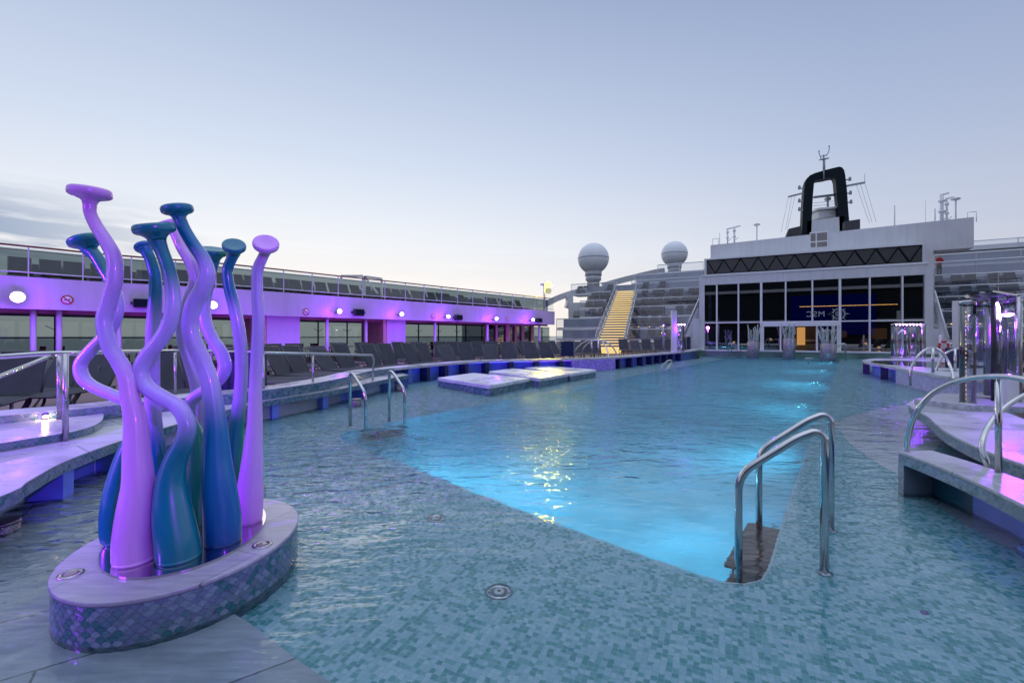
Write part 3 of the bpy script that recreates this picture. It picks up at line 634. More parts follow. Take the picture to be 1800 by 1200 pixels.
# small round lamps along two terrace edges
for kk, (Yk, zk, xs) in enumerate(((39.45, 2.16, (1105,1123,1142,1162,1180,1200,1221,1672,1698,1722,1748,1775)), (41.95, 3.2, (1112,1140,1172,1205)))):
    for i, px in enumerate(xs):
        p = tline(Yk, px) - TN*.06; o = MB().lathe([(.03, -.03), (.045, 0), (.03, .03)], (p.x, p.y, zk), 8).build('edge_lamp', M['warm_led'])
        tag(o, '%s tiny warm lamp from the left on the edge of the %s terrace' % (ordw(i+1), ('second lowest', 'third lowest')[kk]), 'lamp', 'tiny lamps on terrace edges')
# lit staircase
stair = empty('lit_staircase', S(1078, 617, 35)); tag(stair, 'steep staircase with glowing yellow steps running up between the terraces', 'staircase')
b0, b1 = Vector((7.75, 36.0, .55)), Vector((11.55, 45.7, 5.9)); dirn = (b1 - b0); hd = Vector((dirn.x, dirn.y, 0)).normalized(); sd = Vector((hd.y, -hd.x, 0))
NS = 24; risers, treads = MB(), MB()
for i in range(NS):
    p = b0 + dirn*(i/NS); q = b0 + dirn*((i+1)/NS); w = 1.02 - .12*i/NS; zt = q.z
    a, b = p - sd*w, p + sd*w
    risers.prism([a[:2], b[:2], (b+hd*.03)[:2], (a+hd*.03)[:2]], p.z+.105, zt-.05)
    c = p + hd*((dirn.xy.length)/NS + .03); treads.prism([(a-hd*.03)[:2], (b-hd*.03)[:2], (c+sd*w)[:2], (c-sd*w)[:2]], zt-.048, zt)
risers.build('lit_risers', M['step_led'], stair); treads.build('treads', M['greywall'], stair)
for s_ in (-1, 1):
    m_ = MB()
    for i in range(0, NS):
        p = b0 + dirn*(i/NS) + sd*s_*(1.12-.12*i/NS); q = b0 + dirn*((i+1)/NS) + sd*s_*(1.12-.12*(i+1)/NS); m_.bar(p, q, .10, .34)
    m_.build('stringer', M['white'], stair)
    m_ = MB(); tp = [b0 + dirn*(i/9) + sd*s_*(1.12-.12*i/9) + Vector((0,0,1.0)) for i in range(10)]
    m_.tube(tp, .035, 6)
    for p in tp: m_.tube([p, p - Vector((0,0,.95))], .028, 6)
    for dz in (.35, .65): m_.tube([p - Vector((0,0,dz)) for p in tp], .014, 5)
    m_.build('handrail', M['steel2'], stair)
lo = MB()                                    # short flight down to the deck
for i in range(4):
    p = Vector((7.35, 35.0, .05)) + Vector((.4*i/4, 1.0*i/4, 0)); lo.prism([(p.x-1,p.y),(p.x+1,p.y),(p.x+1,p.y+.04),(p.x-1,p.y+.04)], .06+.12*i, .15+.12*i)
lo.build('lower_risers', M['step_led'], stair)
# radomes
def radome(px, py, rpx, Y, zb, label):
    c = S(px, py, Y); r_ = rpx*Y/F; rt = empty('radome', (c.x, c.y, zb)); tag(rt, label, 'radome', 'white satellite domes')
    prof = [(r_*math.cos(a), r_*math.sin(a)) for a in [R(-62 + 152*i/22) for i in range(23)]]
    prof[-1] = (.001, r_)
    MB().lathe([(x, c.z+y) for x, y in prof], (c.x, c.y, 0), 40).build('dome', mat('radome_shell', (.80,.81,.84), .45, var=.05, vscale=.8), rt)
    m_ = MB(); m_.lathe([(r_*1.003*math.cos(R(3)), c.z+r_*math.sin(R(3))), (r_*1.008, c.z+.01), (r_*1.003*math.cos(R(3)), c.z-r_*math.sin(R(1)))], (c.x, c.y, 0), 40)
    m_.build('seam', M['greywall'], rt); zt = c.z - r_*.86
    MB().lathe([(r_*.54, zt-r_*.26), (r_*.54, zt+.05)], (c.x, c.y, 0), 28).build('collar', M['white'], rt)
    MB().lathe([(r_*.40, zb), (r_*.40, zt-r_*.62), (r_*.50, zt-r_*.56), (r_*.50, zt-r_*.30), (r_*.47, zt-r_*.27)], (c.x, c.y, 0), 28).build('pedestal', M['white'], rt)
radome(1043, 454.5, 27, 57, 5.9, 'larger white radome on a ringed pedestal left of the lit stair top')
radome(1185.5, 446.5, 22.2, 59, 8.2, 'smaller white radome above the upper terraces near the black mast')
# sweeping white roof beams
def beam(pts, Y, th, label):
    P = [S(x, y, Y + (x-1000)*.01) for x, y in pts]; P = [Vector(p) for p in cr([tuple(p) for p in P], 6)]
    m_ = MB()
    for a, b in zip(P, P[1:]): m_.bar(a, b + (b-a)*.04, .9, th)
    tag(m_.build('roof_beam', M['white']), label, 'beam', 'curved white beams over the terraces')
beam([(1060,502),(1090,493.5),(1120,486),(1150,479),(1166,476.5)], 60, .75, 'curved white roof beam rising to the right of the larger radome')
beam([(958,535),(980,524),(1005,515.5),(1030,511)], 50, .62, 'curved white roof beam left of the larger radome')
beam([(1000,519),(1001,530),(998,541)], 49, .6, 'short upright white arch leg beside the left end of the terraces')

# ---------------- glass front of the pool lounge ----------------
A, B = Vector((13.6, 32, 0)), Vector((24.3, 26.3, 0)); FD = (B - A).normalized(); FN = Vector((-FD.y, FD.x, 0))   # FN points away from the camera
def fpx(px, off=0.0):
    k = (px - 900)/F; a = A + FN*off; s_ = (k*a.y - a.x)/(FD.x - k*FD.y); return a + FD*s_
lou = empty('pool_lounge', fpx(1440)); tag(lou, 'white framed building with dark two storey glass front at the far end of the pool', 'building')
def fb(name, px0, px1, z0, z1, o0, o1_, m_, parent=lou, **kw):
    a, b = fpx(px0), fpx(px1); return MB().prism([(a+FN*o0)[:2], (b+FN*o0)[:2], (b+FN*o1_)[:2], (a+FN*o1_)[:2]], z0, z1).build(name, m_, parent, **kw)
fb('end_wall', 1229, 1238.5, -.14, 5.55, -.05, 3, M['white']); fb('end_wall', 1625, 1640.5, -.14, 5.55, -.05, 6, M['white'])
fb('header', 1238.5, 1625, 4.95, 5.56, -.05, 1, M['white'])
fb('fascia_band', 1232, 1631, 5.562, 5.68, -.10, 1, M['white2'])
fb('strip_window', 1242, 1621, 5.72, 6.68, .06, .09, M['glass_strip'])
fb('strip_back', 1242, 1621, 5.70, 6.7, .35, .45, M['white'])
fb('strip_cap', 1238, 1624, 6.70, 6.80, -.06, 3.2, M['white2'])
fb('strip_end', 1621, 1629, 5.69, 6.699, -.06, 1.7, M['white']); fb('strip_end', 1238, 1242, 5.69, 6.699, -.06, 1.7, M['white'])
m_ = MB(); a, b = fpx(1243, .0), fpx(1620, .0); NZ = 22
for i in range(NZ):
    p, q = a.lerp(b, i/NZ), a.lerp(b, (i+1)/NZ); m_.bar((p.x, p.y, 5.74 if i % 2 else 6.66), (q.x, q.y, 6.66 if i % 2 else 5.74), .05, .07)
m_.bar((a.x,a.y,5.72),(b.x,b.y,5.72),.05,.06).bar((a.x,a.y,6.69),(b.x,b.y,6.69),.05,.06).build('truss', M['black'], lou)
for pa, pb in ((1238.5,1260),(1260,1298),(1298,1338),(1338,1381),(1381,1428),(1428,1476.5),(1476.5,1529),(1529,1586.5),(1586.5,1625)):
    fb('upper_pane', pa+.5, pb-.5, 2.36, 4.93, .10, .12, M['glass_dark'])
for pa, pb in ((1238.5,1260),(1260,1298),(1298,1338),(1476.5,1529),(1529,1586.5),(1586.5,1625)): fb('lower_pane', pa+.5, pb-.5, .50, 2.26, .10, .12, M['glass_dark'])
for pa, pb in ((1341,1371),(1373.5,1401),(1437,1471)): fb('door', pa, pb, .50, 2.0, .10, .12, M['glass_dark'])
for px in (1260, 1298, 1381, 1428, 1529, 1586.5): fb('mullion', px-1.3, px+1.3, (2.36 if px in (1381, 1428) else .46), 4.949, -.04, .2, M['white2'])
for px in (1338, 1476.5): fb('mullion', px-2, px+2, .46, 4.949, -.045, .2, M['white2'])
fb('transom', 1238.6, 1624.9, 2.27, 2.35, -.02, .18, M['white2'])
fb('door_header', 1340.2, 1474.3, 2.02, 2.26, -.12, .2, M['white2'])
for px in (1341.5, 1372, 1436, 1472.5): fb('door_post', px-1.4, px+1.4, .46, 2.018, -.08, .18, M['white2'])
fb('sill', 1229, 1641, .36, .45, -.55, .3, M['white2'])
fb('room_back', 1238, 1625, .4, 4.9, 6, 6.1, M['black']); fb('room_floor', 1238, 1625, .38, .44, .31, 6, M['dark']); fb('room_ceiling', 1238, 1625, 4.96, 5.0, 1.01, 6, M['black'])
fb('room_floor', 1238, 1625, 2.3, 2.36, 3.0, 6, M['dark'])
for pa, pb, z0, z1, o_ in ((1397,1424,.75,2.0,3.2), (1320,1330,.9,1.7,3.5), (1560,1590,1.2,1.9,4.0), (1486,1510,1.3,1.75,4.2)): fb('lit_wall', pa, pb, z0, z1, o_, o_+.1, M['amber_room'])
for px, z_, o_ in ((1522, .85, 2.6), (1290, .9, 2.5), (1355, 1.1, 3), (1545, .62, 2.2), (1576, .9, 3.5)):
    p = fpx(px, o_); MB().lathe([(.02, -.05), (.10, .05), (.02, .12)], (p.x, p.y, z_), 10).build('table_lamp', emis('room_lamp_%d' % px, (1, .62, .25), 5), lou)
# green tiled wall where the pool meets the lounge
gw = empty('far_pool_wall', fpx(1440, -.55)); tag(gw, 'low green tiled wall closing the far end of the pool below the glass front', 'wall')
fb('tile_face', 1224, 1660, -.14, .355, -.50, .2, M['greenwall'], gw)
# upper house
up = empty('upper_deckhouse', fpx(1440, 2)); tag(up, 'plain white upper deckhouse with a slatted vent rising behind the glass front', 'ship superstructure')
ua, ub = S(1249, 430, 33.8), S(1712, 377, 26.6); ua.z = ub.z = 0; ud = (ub-ua).normalized(); un = Vector((-ud.y, ud.x, 0))
m_ = MB(); prof = []; N_ = 24
NB = sum(1 for p in [ua + (ub-ua)*(i/N_) for i in range(N_)] if 900+F*p.x/p.y < 1628)
topz = lambda s: 8.12 + .22*s - .0*math.sin(math.pi*s)
fr = [ua + (ub-ua)*(i/N_) for i in range(N_+1)]
for i in range(N_):
    p, q = fr[i], fr[i+1]; z0_, z1_ = topz(i/N_), topz((i+1)/N_)
    if i == 0: 0 and m_.quad((p-un*-.5).to_tuple()[:2]+(5.0,), p.to_tuple()[:2]+(5.0,), p.to_tuple()[:2]+(z0_-.12,), (p+un*.5).to_tuple()[:2]+(z0_,))
    zb_ = 5.7 if i < NB else 6.55; m_.quad((p.x,p.y,zb_),(q.x,q.y,zb_),(q.x,q.y,z1_),(p.x,p.y,z0_))
    dd = 9 if i < NB else 1.2; p2, q2 = p+un*dd, q+un*dd; m_.quad((p.x,p.y,z0_),(q.x,q.y,z1_),(q2.x,q2.y,z1_),(p2.x,p2.y,z0_))
p, q = fr[0], fr[0]+un*9; m_.quad((q.x,q.y,5.7),(p.x,p.y,5.7),(p.x,p.y,topz(0)),(q.x,q.y,topz(0)))
p, q = fr[NB], fr[NB]+un*9; m_.quad((p.x,p.y,5.7),(q.x,q.y,5.7),(q.x,q.y,6.55),(p.x,p.y,6.55)); e_, g_ = fr[-1], fr[-1]+un*1.2; h_ = p+un*1.2; m_.quad((p.x,p.y,6.55),(e_.x,e_.y,6.55),(g_.x,g_.y,6.55),(h_.x,h_.y,6.55)); m_.quad((h_.x,h_.y,6.55),(g_.x,g_.y,6.55),(g_.x,g_.y,topz(1)),(h_.x,h_.y,topz(NB/N_)))
m_.quad((p.x,p.y,6.55),(q.x,q.y,6.55),(q.x,q.y,topz(NB/N_)),(p.x,p.y,topz(NB/N_)))
p, q = fr[-1], fr[-1]+un*1.2; m_.quad((p.x,p.y,6.55),(q.x,q.y,6.55),(q.x,q.y,topz(1)),(p.x,p.y,topz(1)))
m_.build('house_wall', M['white'], up)
p, q = fpx(1629, .4), tline(50, 1900)
r0 = fr[-6]+un*.3; wing = MB().prism([tline(49.5,1629)[:2], tline(49.5,1900)[:2], tline(56,1900)[:2], tline(56,1629)[:2]], 8.25, 8.6); wing.build('wing_roof', M['white'], up)
def upbox(name, px0, px1, py0, py1, m_, d0=-.04, d1=.02):
    out = []
    for px in (px0, px1):
        k = (px-900)/F; s_ = (k*ua.y-ua.x)/(ud.x-k*ud.y); out.append(ua+ud*s_)
    zz = lambda y, P: CH-(y-HZ)*P.y/F
    return MB().prism([(out[0]+un*d0)[:2], (out[1]+un*d0)[:2], (out[1]+un*d1)[:2], (out[0]+un*d1)[:2]], zz(py1, out[0]), zz(py0, out[0])).build(name, m_, up)
louv = mat('louvre', (.22,.20,.19), .5, var=.1); louv.node_tree.nodes
upbox('vent', 1425, 1433.5, 411, 424.5, louv); upbox('vent', 1436, 1454, 410, 423.5, louv); upbox('vent', 1425, 1433.5, 427, 435, louv); upbox('vent', 1436, 1454, 426, 434.5, louv)
upbox('vent_frame', 1423.5, 1455.5, 408.5, 436.5, M['white2'], -.02, .01)
# rails at the roof corners and thin aerials
def rooft(px): k = (px-900)/F; s_ = (k*ua.y-ua.x)/(ud.x-k*ud.y); return ua+ud*s_
def aerial(px, ytop, w, label, extra=None, cat='aerial'):
    p = rooft(px) + un*.4; zb = 8.1; zt = CH-(ytop-HZ)*p.y/F; m_ = MB().tube([(p.x,p.y,zb),(p.x,p.y,zt)], w, 8)
    if extra == 'pods':
        for dz in (.45, .8): zz = zb+(zt-zb)*dz; m_.lathe([(w, zz-.09), (w*1.9, zz-.04), (w*1.9, zz+.05), (w, zz+.1)], (p.x,p.y,0), 10)
        m_.bar((p.x-.06,p.y,zt),(p.x+.42,p.y,zt+.12),.07,.09).bar((p.x,p.y,zb+.25),(p.x+.3,p.y,zb+.5),.04,.04)
    if extra == 'lamp': m_.lathe([(.03, zt-.05), (.22, zt), (.22, zt+.08), (.05, zt+.15)], (p.x,p.y,0), 10)
    tag(m_.build('aerial', M['white2']), label, cat, 'aerials on the deckhouse roof')
for a_ in ((1264,410,.025,'thin whip aerial at the left end of the deckhouse roof'),(1278,403,.05,'white aerial with small pods, left of the tallest pair','pods'),(1290,400,.06,'thick white podded aerial near the left end of the roof','pods'),(1330,396,.04,'single aerial with a little lamp between the podded aerials and the black mast','lamp'),(1575,361,.035,'whip aerial right of the black mast'),(1630,352,.012,'hair thin whip aerial on the right half of the roof'),(1647,367,.035,'short whip aerial left of the podded pair'),(1659,343,.09,'stout podded aerial, left one of the right hand pair','pods'),(1668,350,.055,'stout podded aerial, right one of the right hand pair','pods'),(1684,351,.04,'aerial with a flat lamp near the right end of the roof','lamp')): aerial(*a_)
for px, lb in ((1252,'small roof ladder rail at the left corner of the deckhouse'),(1704,'small roof ladder rail at the right corner of the deckhouse')):
    p = rooft(px) + un*.3; m_ = MB(); h = .42 if px < 1300 else .5
    for d_ in (0, .38): m_.tube([p+ud*d_+Vector((0,0,8.1)), p+ud*d_+Vector((0,0,8.2+h))], .02, 6)
    m_.tube([p+Vector((0,0,8.2+h)), p+ud*.38+Vector((0,0,8.2+h))], .02, 6); tag(m_.build('roof_rail', M['white2']), lb, 'rail')
# black arch mast
MY = 34.0
mast = empty('arch_mast', S(1450, 395, MY)); tag(mast, 'tall black arch shaped mast carrying yardarms above the glass building', 'mast')
def mp_(x, y, dy=0.0): return S(x, y, MY + dy)
outer = [(1409,418),(1410,399),(1411,372),(1413,340),(1415,322),(1418,314),(1424,308),(1433,304),(1450,299),(1466,295),(1475,293),(1480,294),(1484,299),(1486,308),(1489,335),(1491,365),(1493,389),(1494,408)]
innr = [(1426,415),(1427,389),(1428,365),(1429,345),(1431,322),(1433,318),(1437,316),(1450,314),(1458,312),(1465,311),(1467,312),(1469,318),(1470,330),(1472,350),(1474,366),(1475,383),(1476,408)]
import itertools
ins = [innr[min(len(innr)-1, round(i*(len(innr)-1)/(len(outer)-1)))] for i in range(len(outer))]
m_ = MB(); D = .8
for i in range(len(outer)-1):
    a, b, c, d = outer[i], outer[i+1], ins[i+1], ins[i]
    f_ = [mp_(*q) for q in (a, b, c, d)]; k_ = [p + Vector((.35, .9, 0))*D for p in f_]
    m_.quad(*f_); m_.quad(*reversed(k_)); m_.quad(f_[0], f_[1], k_[1], k_[0]); m_.quad(f_[3], f_[2], k_[2], k_[3])
m_.build('arch', M['black'], mast)
q = [mp_(1419,416), mp_(1484,408), mp_(1484,380), mp_(1419,389)]
m_ = MB(); kq = [p + Vector((.35,.9,0))*2 for p in q]; m_.quad(*q); m_.quad(q[3], q[2], kq[2], kq[3]); m_.quad(q[1], q[0], kq[0], kq[1]); m_.quad(q[2],q[1],kq[1],kq[2]); m_.build('plinth', M['white'], mast)
m_ = MB(); m_.bar(mp_(1428,381,1.4), mp_(1475,377,1.4), 1.4, .5).bar(mp_(1427,372,1.2), mp_(1474,368,1.2), 1.8, .12); m_.build('platform', M['white2'], mast)
m_ = MB().bar(mp_(1430,347,.9), mp_(1472,342,.9), .12, .16); m_.tube([mp_(1455,372,.9), mp_(1455,346,.9)], .07, 8); m_.box(mp_(1455,350,.9), (.3,.3,.22)); m_.build('radar_scanner', M['greywall'], mast)
m_ = MB()
for y in (355, 360, 365): m_.tube([mp_(1430,y+2,1.2), mp_(1473,y-2,1.2)], .02, 5)
m_.build('platform_rail', M['white2'], mast)
m_ = MB().tube([mp_(1448.5,300), mp_(1448.5,280)], .085, 8).tube([mp_(1448,314,-.1), mp_(1448,298,-.1)], .04, 6).bar(mp_(1441,281), mp_(1456,278.5), .2, .06)
m_.tube([mp_(*q) for q in ((1444,280),(1442,275),(1440,270),(1439.5,266))], .03, 6).tube([mp_(*q) for q in ((1452,273),(1456,269),(1457.5,263),(1457.5,257))], .03, 6).tube([mp_(1448,280), mp_(1448,272)], .05, 6).bar(mp_(1443,275), mp_(1454,273), .05, .05)
for q in ((1439.5,266),(1457.5,257)): c = mp_(*q); m_.lathe([(.02,-.06),(.06,0),(.02,.06)], c, 8)
m_.build('top_aerial', M['greywall'], mast)
m_ = MB().bar(mp_(1410,340), mp_(1386,346), .12, .12).bar(mp_(1488,327), mp_(1520,321), .12, .14).tube([mp_(1520,320), mp_(1520,305)], .015, 5)
m_.build('yardarm', M['greywall'], mast)
for (x, y, s_) in ((1411,331,-1),(1411,354,-1),(1411,369,-1),(1488,316,1),(1489,340,1),(1490,356,1)):
    c = mp_(x+3*s_, y); m_ = MB().bar(mp_(x, y), mp_(x+6*s_, y-.6*s_), .12, .07).lathe([(.09, -.12), (.09, .12), (.03, .18)], mp_(x+6*s_, y-1), 8); m_.build('signal_lamp', M['greywall'], mast)
m_ = MB()
for a_, b_ in (((1386,346),(1373,408)),((1392,345),(1381,404)),((1398,343),(1384,404)),((1505,324),(1528,392)),((1512,322),(1533,391)),((1520,321),(1540,390))): m_.tube([mp_(*a_), mp_(*b_)], .010, 4)
m_.build('halyard', M['greywall'], mast)
for pts, lb in ((((1380,420),(1410,416),(1408,397),(1387,402)), 'dark sloping screen at the left foot of the black mast'), (((1485,406),(1512,402),(1512,385),(1485,389)), 'dark sloping screen at the right foot of the black mast')):
    q = [S(x, y, 32) for x, y in pts]; kq = [p + Vector((.2,.5,0)) for p in q]; m_ = MB().quad(*q).quad(*reversed(kq)).quad(q[3],q[2],kq[2],kq[3]).quad(q[0],q[1],kq[1],kq[0]).quad(q[1],q[2],kq[2],kq[1]).quad(q[3],q[0],kq[0],kq[3]); tag(m_.build('wind_screen', M['dark']), lb, 'screen')
# side stairs up beside the glass front (right) and cabin corner (left)
for nm, P0, P1, z0, z1, lb in (('side_stair', fpx(1668,-.8), fpx(1643,.6), .45, 3.25, 'white slanting stair side with dark glass at the right of the glass front'), ('side_stair', fpx(1203,-.6), fpx(1229,.5), .9, 3.3, 'white slanting stair side with dark glass at the left of the glass front')):
    rt = empty(nm, P0); tag(rt, lb, 'staircase')
    a, b = Vector((P0.x,P0.y,z0)), Vector((P1.x,P1.y,z1)); h = Vector((0,0,.8))
    MB().bar(a, b, .16, .34).build('stringer', M['white'], rt); MB().quad(a+Vector((0,0,.17)), b+Vector((0,0,.17)), b+h, a+h).build('side_glass', M['glass_dark'], rt); MB().tube([a+h, b+h], .04, 8).build('handrail', M['white2'], rt)
wl = MB().prism([fpx(1207,-.1)[:2], fpx(1229,-.1)[:2], fpx(1229,.3)[:2], fpx(1207,.3)[:2]], .05, 1.75); wl.prism([fpx(1216,-.1)[:2], fpx(1229,-.1)[:2], fpx(1229,.3)[:2], fpx(1216,.3)[:2]], 1.752, 2.6)
tag(wl.build('wall_panel', M['white']), 'low white wall joining the left stair to the glass front', 'wall')
tag(MB().prism([fpx(1641,-.1)[:2], fpx(1660,-.1)[:2], fpx(1660,.3)[:2], fpx(1641,.3)[:2]], .05, 1.8).build('wall_panel', M['white']), 'low white wall joining the right stair to the glass front', 'wall')
# ---------------- what stands astern and shows in the dark glass: house front with the big screen ----------------
nF = FN; Vm = Vector((52.7, 75, 0)); Rm = Vm - nF*2*((Vm - A).dot(nF))         # seen in the glass at 1462
aft = empty('aft_house', Rm); tag(aft, 'dark aft deckhouse with balcony bands, seen mirrored in the glass front', 'ship superstructure')
def ab(name, u0, u1, z0, z1, o0, o1_, m_, parent): return MB().prism([(Rm+FD*u0-nF*o0)[:2], (Rm+FD*u1-nF*o0)[:2], (Rm+FD*u1-nF*o1_)[:2], (Rm+FD*u0-nF*o1_)[:2]], z0, z1).build(name, m_, parent)
ab('wall', -24, 20, 0, 11.2, 1.2, 8, M['black'], aft)
for z_ in (3.6, 9.0): ab('balcony', -34, 24, z_, z_+.5, .6, 1.199, M['greywall'], aft)
scr = empty('led_screen', Rm + Vector((0,0,5.2))); tag(scr, 'big blue screen with white lettering and compass star, mirrored in the glass front', 'screen')
ab('panel', -5.9, 5.9, 1.6, 8.2, .3, .5, M['screen_blue'], scr)
ab('rope_light', -4.5, 8.5, 6.28, 6.36, -.1, .0, M['rope'], aft)
# lettering and emblem on the screen (faces forward, so it reads reversed in the glass)
fx = -FD  # reading direction for somebody in front of the screen looking aft
def scrM(u, z): 
    m = Matrix((fx, Vector((0,0,1)), fx.cross(Vector((0,0,1))))).transposed().to_4x4(); m.translation = Rm + fx*u + nF*(-.28) + Vector((0,0,z)); return m
if fx.cross(Vector((0,0,1))).dot(nF) < 0: fx = FD
def scrM2(u, z, d=.02):
    zax = fx.cross(Vector((0,0,1))); m = Matrix((fx, Vector((0,0,1)), zax)).transposed().to_4x4(); m.translation = Rm + fx*u - nF*.3 + zax*d + Vector((0,0,z)); return m
tx = bpy.data.curves.new('lettering', 'FONT'); tx.body = 'MSC'; tx.size = 1.3; tx.space_character = 1.12; tx.align_x = 'LEFT'; tx.align_y = 'CENTER'; tx.extrude = .01
tx.materials.append(M['screen_white']); tmp = bpy.data.objects.new('lettering_source', tx); COL.objects.link(tmp); dg = bpy.context.evaluated_depsgraph_get(); tme = bpy.data.meshes.new_from_object(tmp.evaluated_get(dg)); bpy.data.objects.remove(tmp)
to = bpy.data.objects.new('lettering', tme); COL.objects.link(to); to.matrix_world = scrM2(.85, 5.0); to.parent = scr; to.matrix_parent_inverse = scr.matrix_basis.inverted()
m_ = MB(); Mx = scrM2(-1.0, 5.0, .02); k = 40
for ro, ri in ((.82, .72), (.46, .37)):
    for i in range(k):
        a, b = 2*math.pi*i/k, 2*math.pi*(i+1)/k; m_.quad(*[Mx @ Vector((r_*math.cos(q), r_*math.sin(q), 0)) for r_, q in ((ri,a),(ro,a),(ro,b),(ri,b))])
for i in range(16):
    a = 2*math.pi*i/16; L_ = 1.55 if i % 4 == 0 else (1.3 if i % 2 == 0 else 1.05); w = .13
    m_.poly([Mx @ Vector(q) for q in ((.84*math.cos(a-w), .84*math.sin(a-w), 0), (L_*math.cos(a), L_*math.sin(a), 0), (.84*math.cos(a+w), .84*math.sin(a+w), 0))])
for x in (-.2, 0, .2): m_.quad(*[Mx @ Vector(q) for q in ((x-.04,-.22,0),(x+.04,-.22,0),(x+.04,.2,0),(x-.04,.2,0))])
m_.quad(*[Mx @ Vector(q) for q in ((-.2,.14,0),(.2,.14,0),(.2,.22,0),(-.2,.22,0))]); m_.build('compass_star', M['screen_white'], scr)

# ---------------- tile clad plinth and coral sculpture ----------------
PC = Vector((-1.896, 2.70, 0)); PA = R(97.6)   # centre and long axis
def ell(a, b, n=72, c=PC, rot=PA): return [c + Vector((a*math.cos(t)*math.cos(rot)-b*math.sin(t)*math.sin(rot), a*math.cos(t)*math.sin(rot)+b*math.sin(t)*math.cos(rot), 0)) for t in [2*math.pi*i/n for i in range(n)]]
PAA, PBB, PZ = .657, .551, .205
pl = empty('sculpture_plinth', (PC.x, PC.y, ZS)); tag(pl, 'oval stone topped plinth clad in fish scale tiles standing in shallow water', 'plinth')
e_ = ell(PAA, PBB)
MB().prism([(p.x,p.y) for p in e_], ZS, PZ-.022).build('core', M['grout'], pl)
scales(e_ + [e_[0]], ZS, PZ-.024, .046, side=-1, wts=(5,3,5,6,3)).build('tile_band', [M['grout']]+SCALES, pl)
e2 = ell(PAA+.008, PBB+.008); MB().prism([(p.x,p.y) for p in e2], PZ-.021, PZ).build('stone_top', M['stone_plinth'], pl, bevel=.006)
for px, py, lb in ((124,1009,'round steel uplight set in the near left end of the plinth top'),(461,957,'round steel uplight set in the right end of the plinth top')):
    c = G(px, py, PZ); rt = empty('recessed_uplight', c); tag(rt, lb, 'uplight', 'uplights in the plinth')
    MB().lathe([(.052, -.01), (.052, .005), (.036, .007), (.034, .003), (.001, .003)], c, 28).build('ring', M['steel2'], rt); MB().lathe([(.033, .0035), (.02, .006), (.001, .0065)], c, 20).build('lens', mat('lens_glass_%d' % px, (.30,.22,.22), .1), rt)
TEAL, BLUE, GREEN, PALE, PINK = (.0,.19,.19), (.0,.18,.29), (.0,.21,.14), (.46,.38,.70), (.66,.34,.70)
scu = empty('coral_sculpture', (PC.x, PC.y, PZ)); tag(scu, 'cluster of nine wavy glossy pink and teal tubes with mushroom heads on the oval plinth', 'sculpture')
pe = ell(.557, .399, 64, Vector((-1.951, 2.767, 0)), R(112.7)); MB().prism([(p.x,p.y) for p in pe], PZ+.0005, PZ+.012).build('base_plate', M['mirrorplate'], scu)
glo = bpy.data.materials.new('gloss_lacquer'); glo.use_nodes = True; b_ = glo.node_tree.nodes['Principled BSDF']
at_ = nn(glo.node_tree, 'ShaderNodeAttribute'); at_.attribute_name = 'paint'
nz = nn(glo.node_tree, 'ShaderNodeTexNoise'); nz.inputs['Scale'].default_value = 5; cc = mixc(glo.node_tree, .35, at_.outputs[0], ramp(glo.node_tree, nz.outputs[0], [(.35, (.8,.8,.8)), (.65, (1.1,1.1,1.1))]), 'MULTIPLY'); lk(glo.node_tree, cc, b_.inputs['Base Color'])
b_.inputs['Roughness'].default_value = .30; b_.inputs['Coat Weight'].default_value = .35; b_.inputs['Coat Roughness'].default_value = .08
def lerp3(a, b, t): return tuple(x+(y-x)*t for x, y in zip(a, b))
def OBL(x): return 1/math.sqrt(1+((x-900)/F)**2)      # a round rod off to the side looks wider than it is
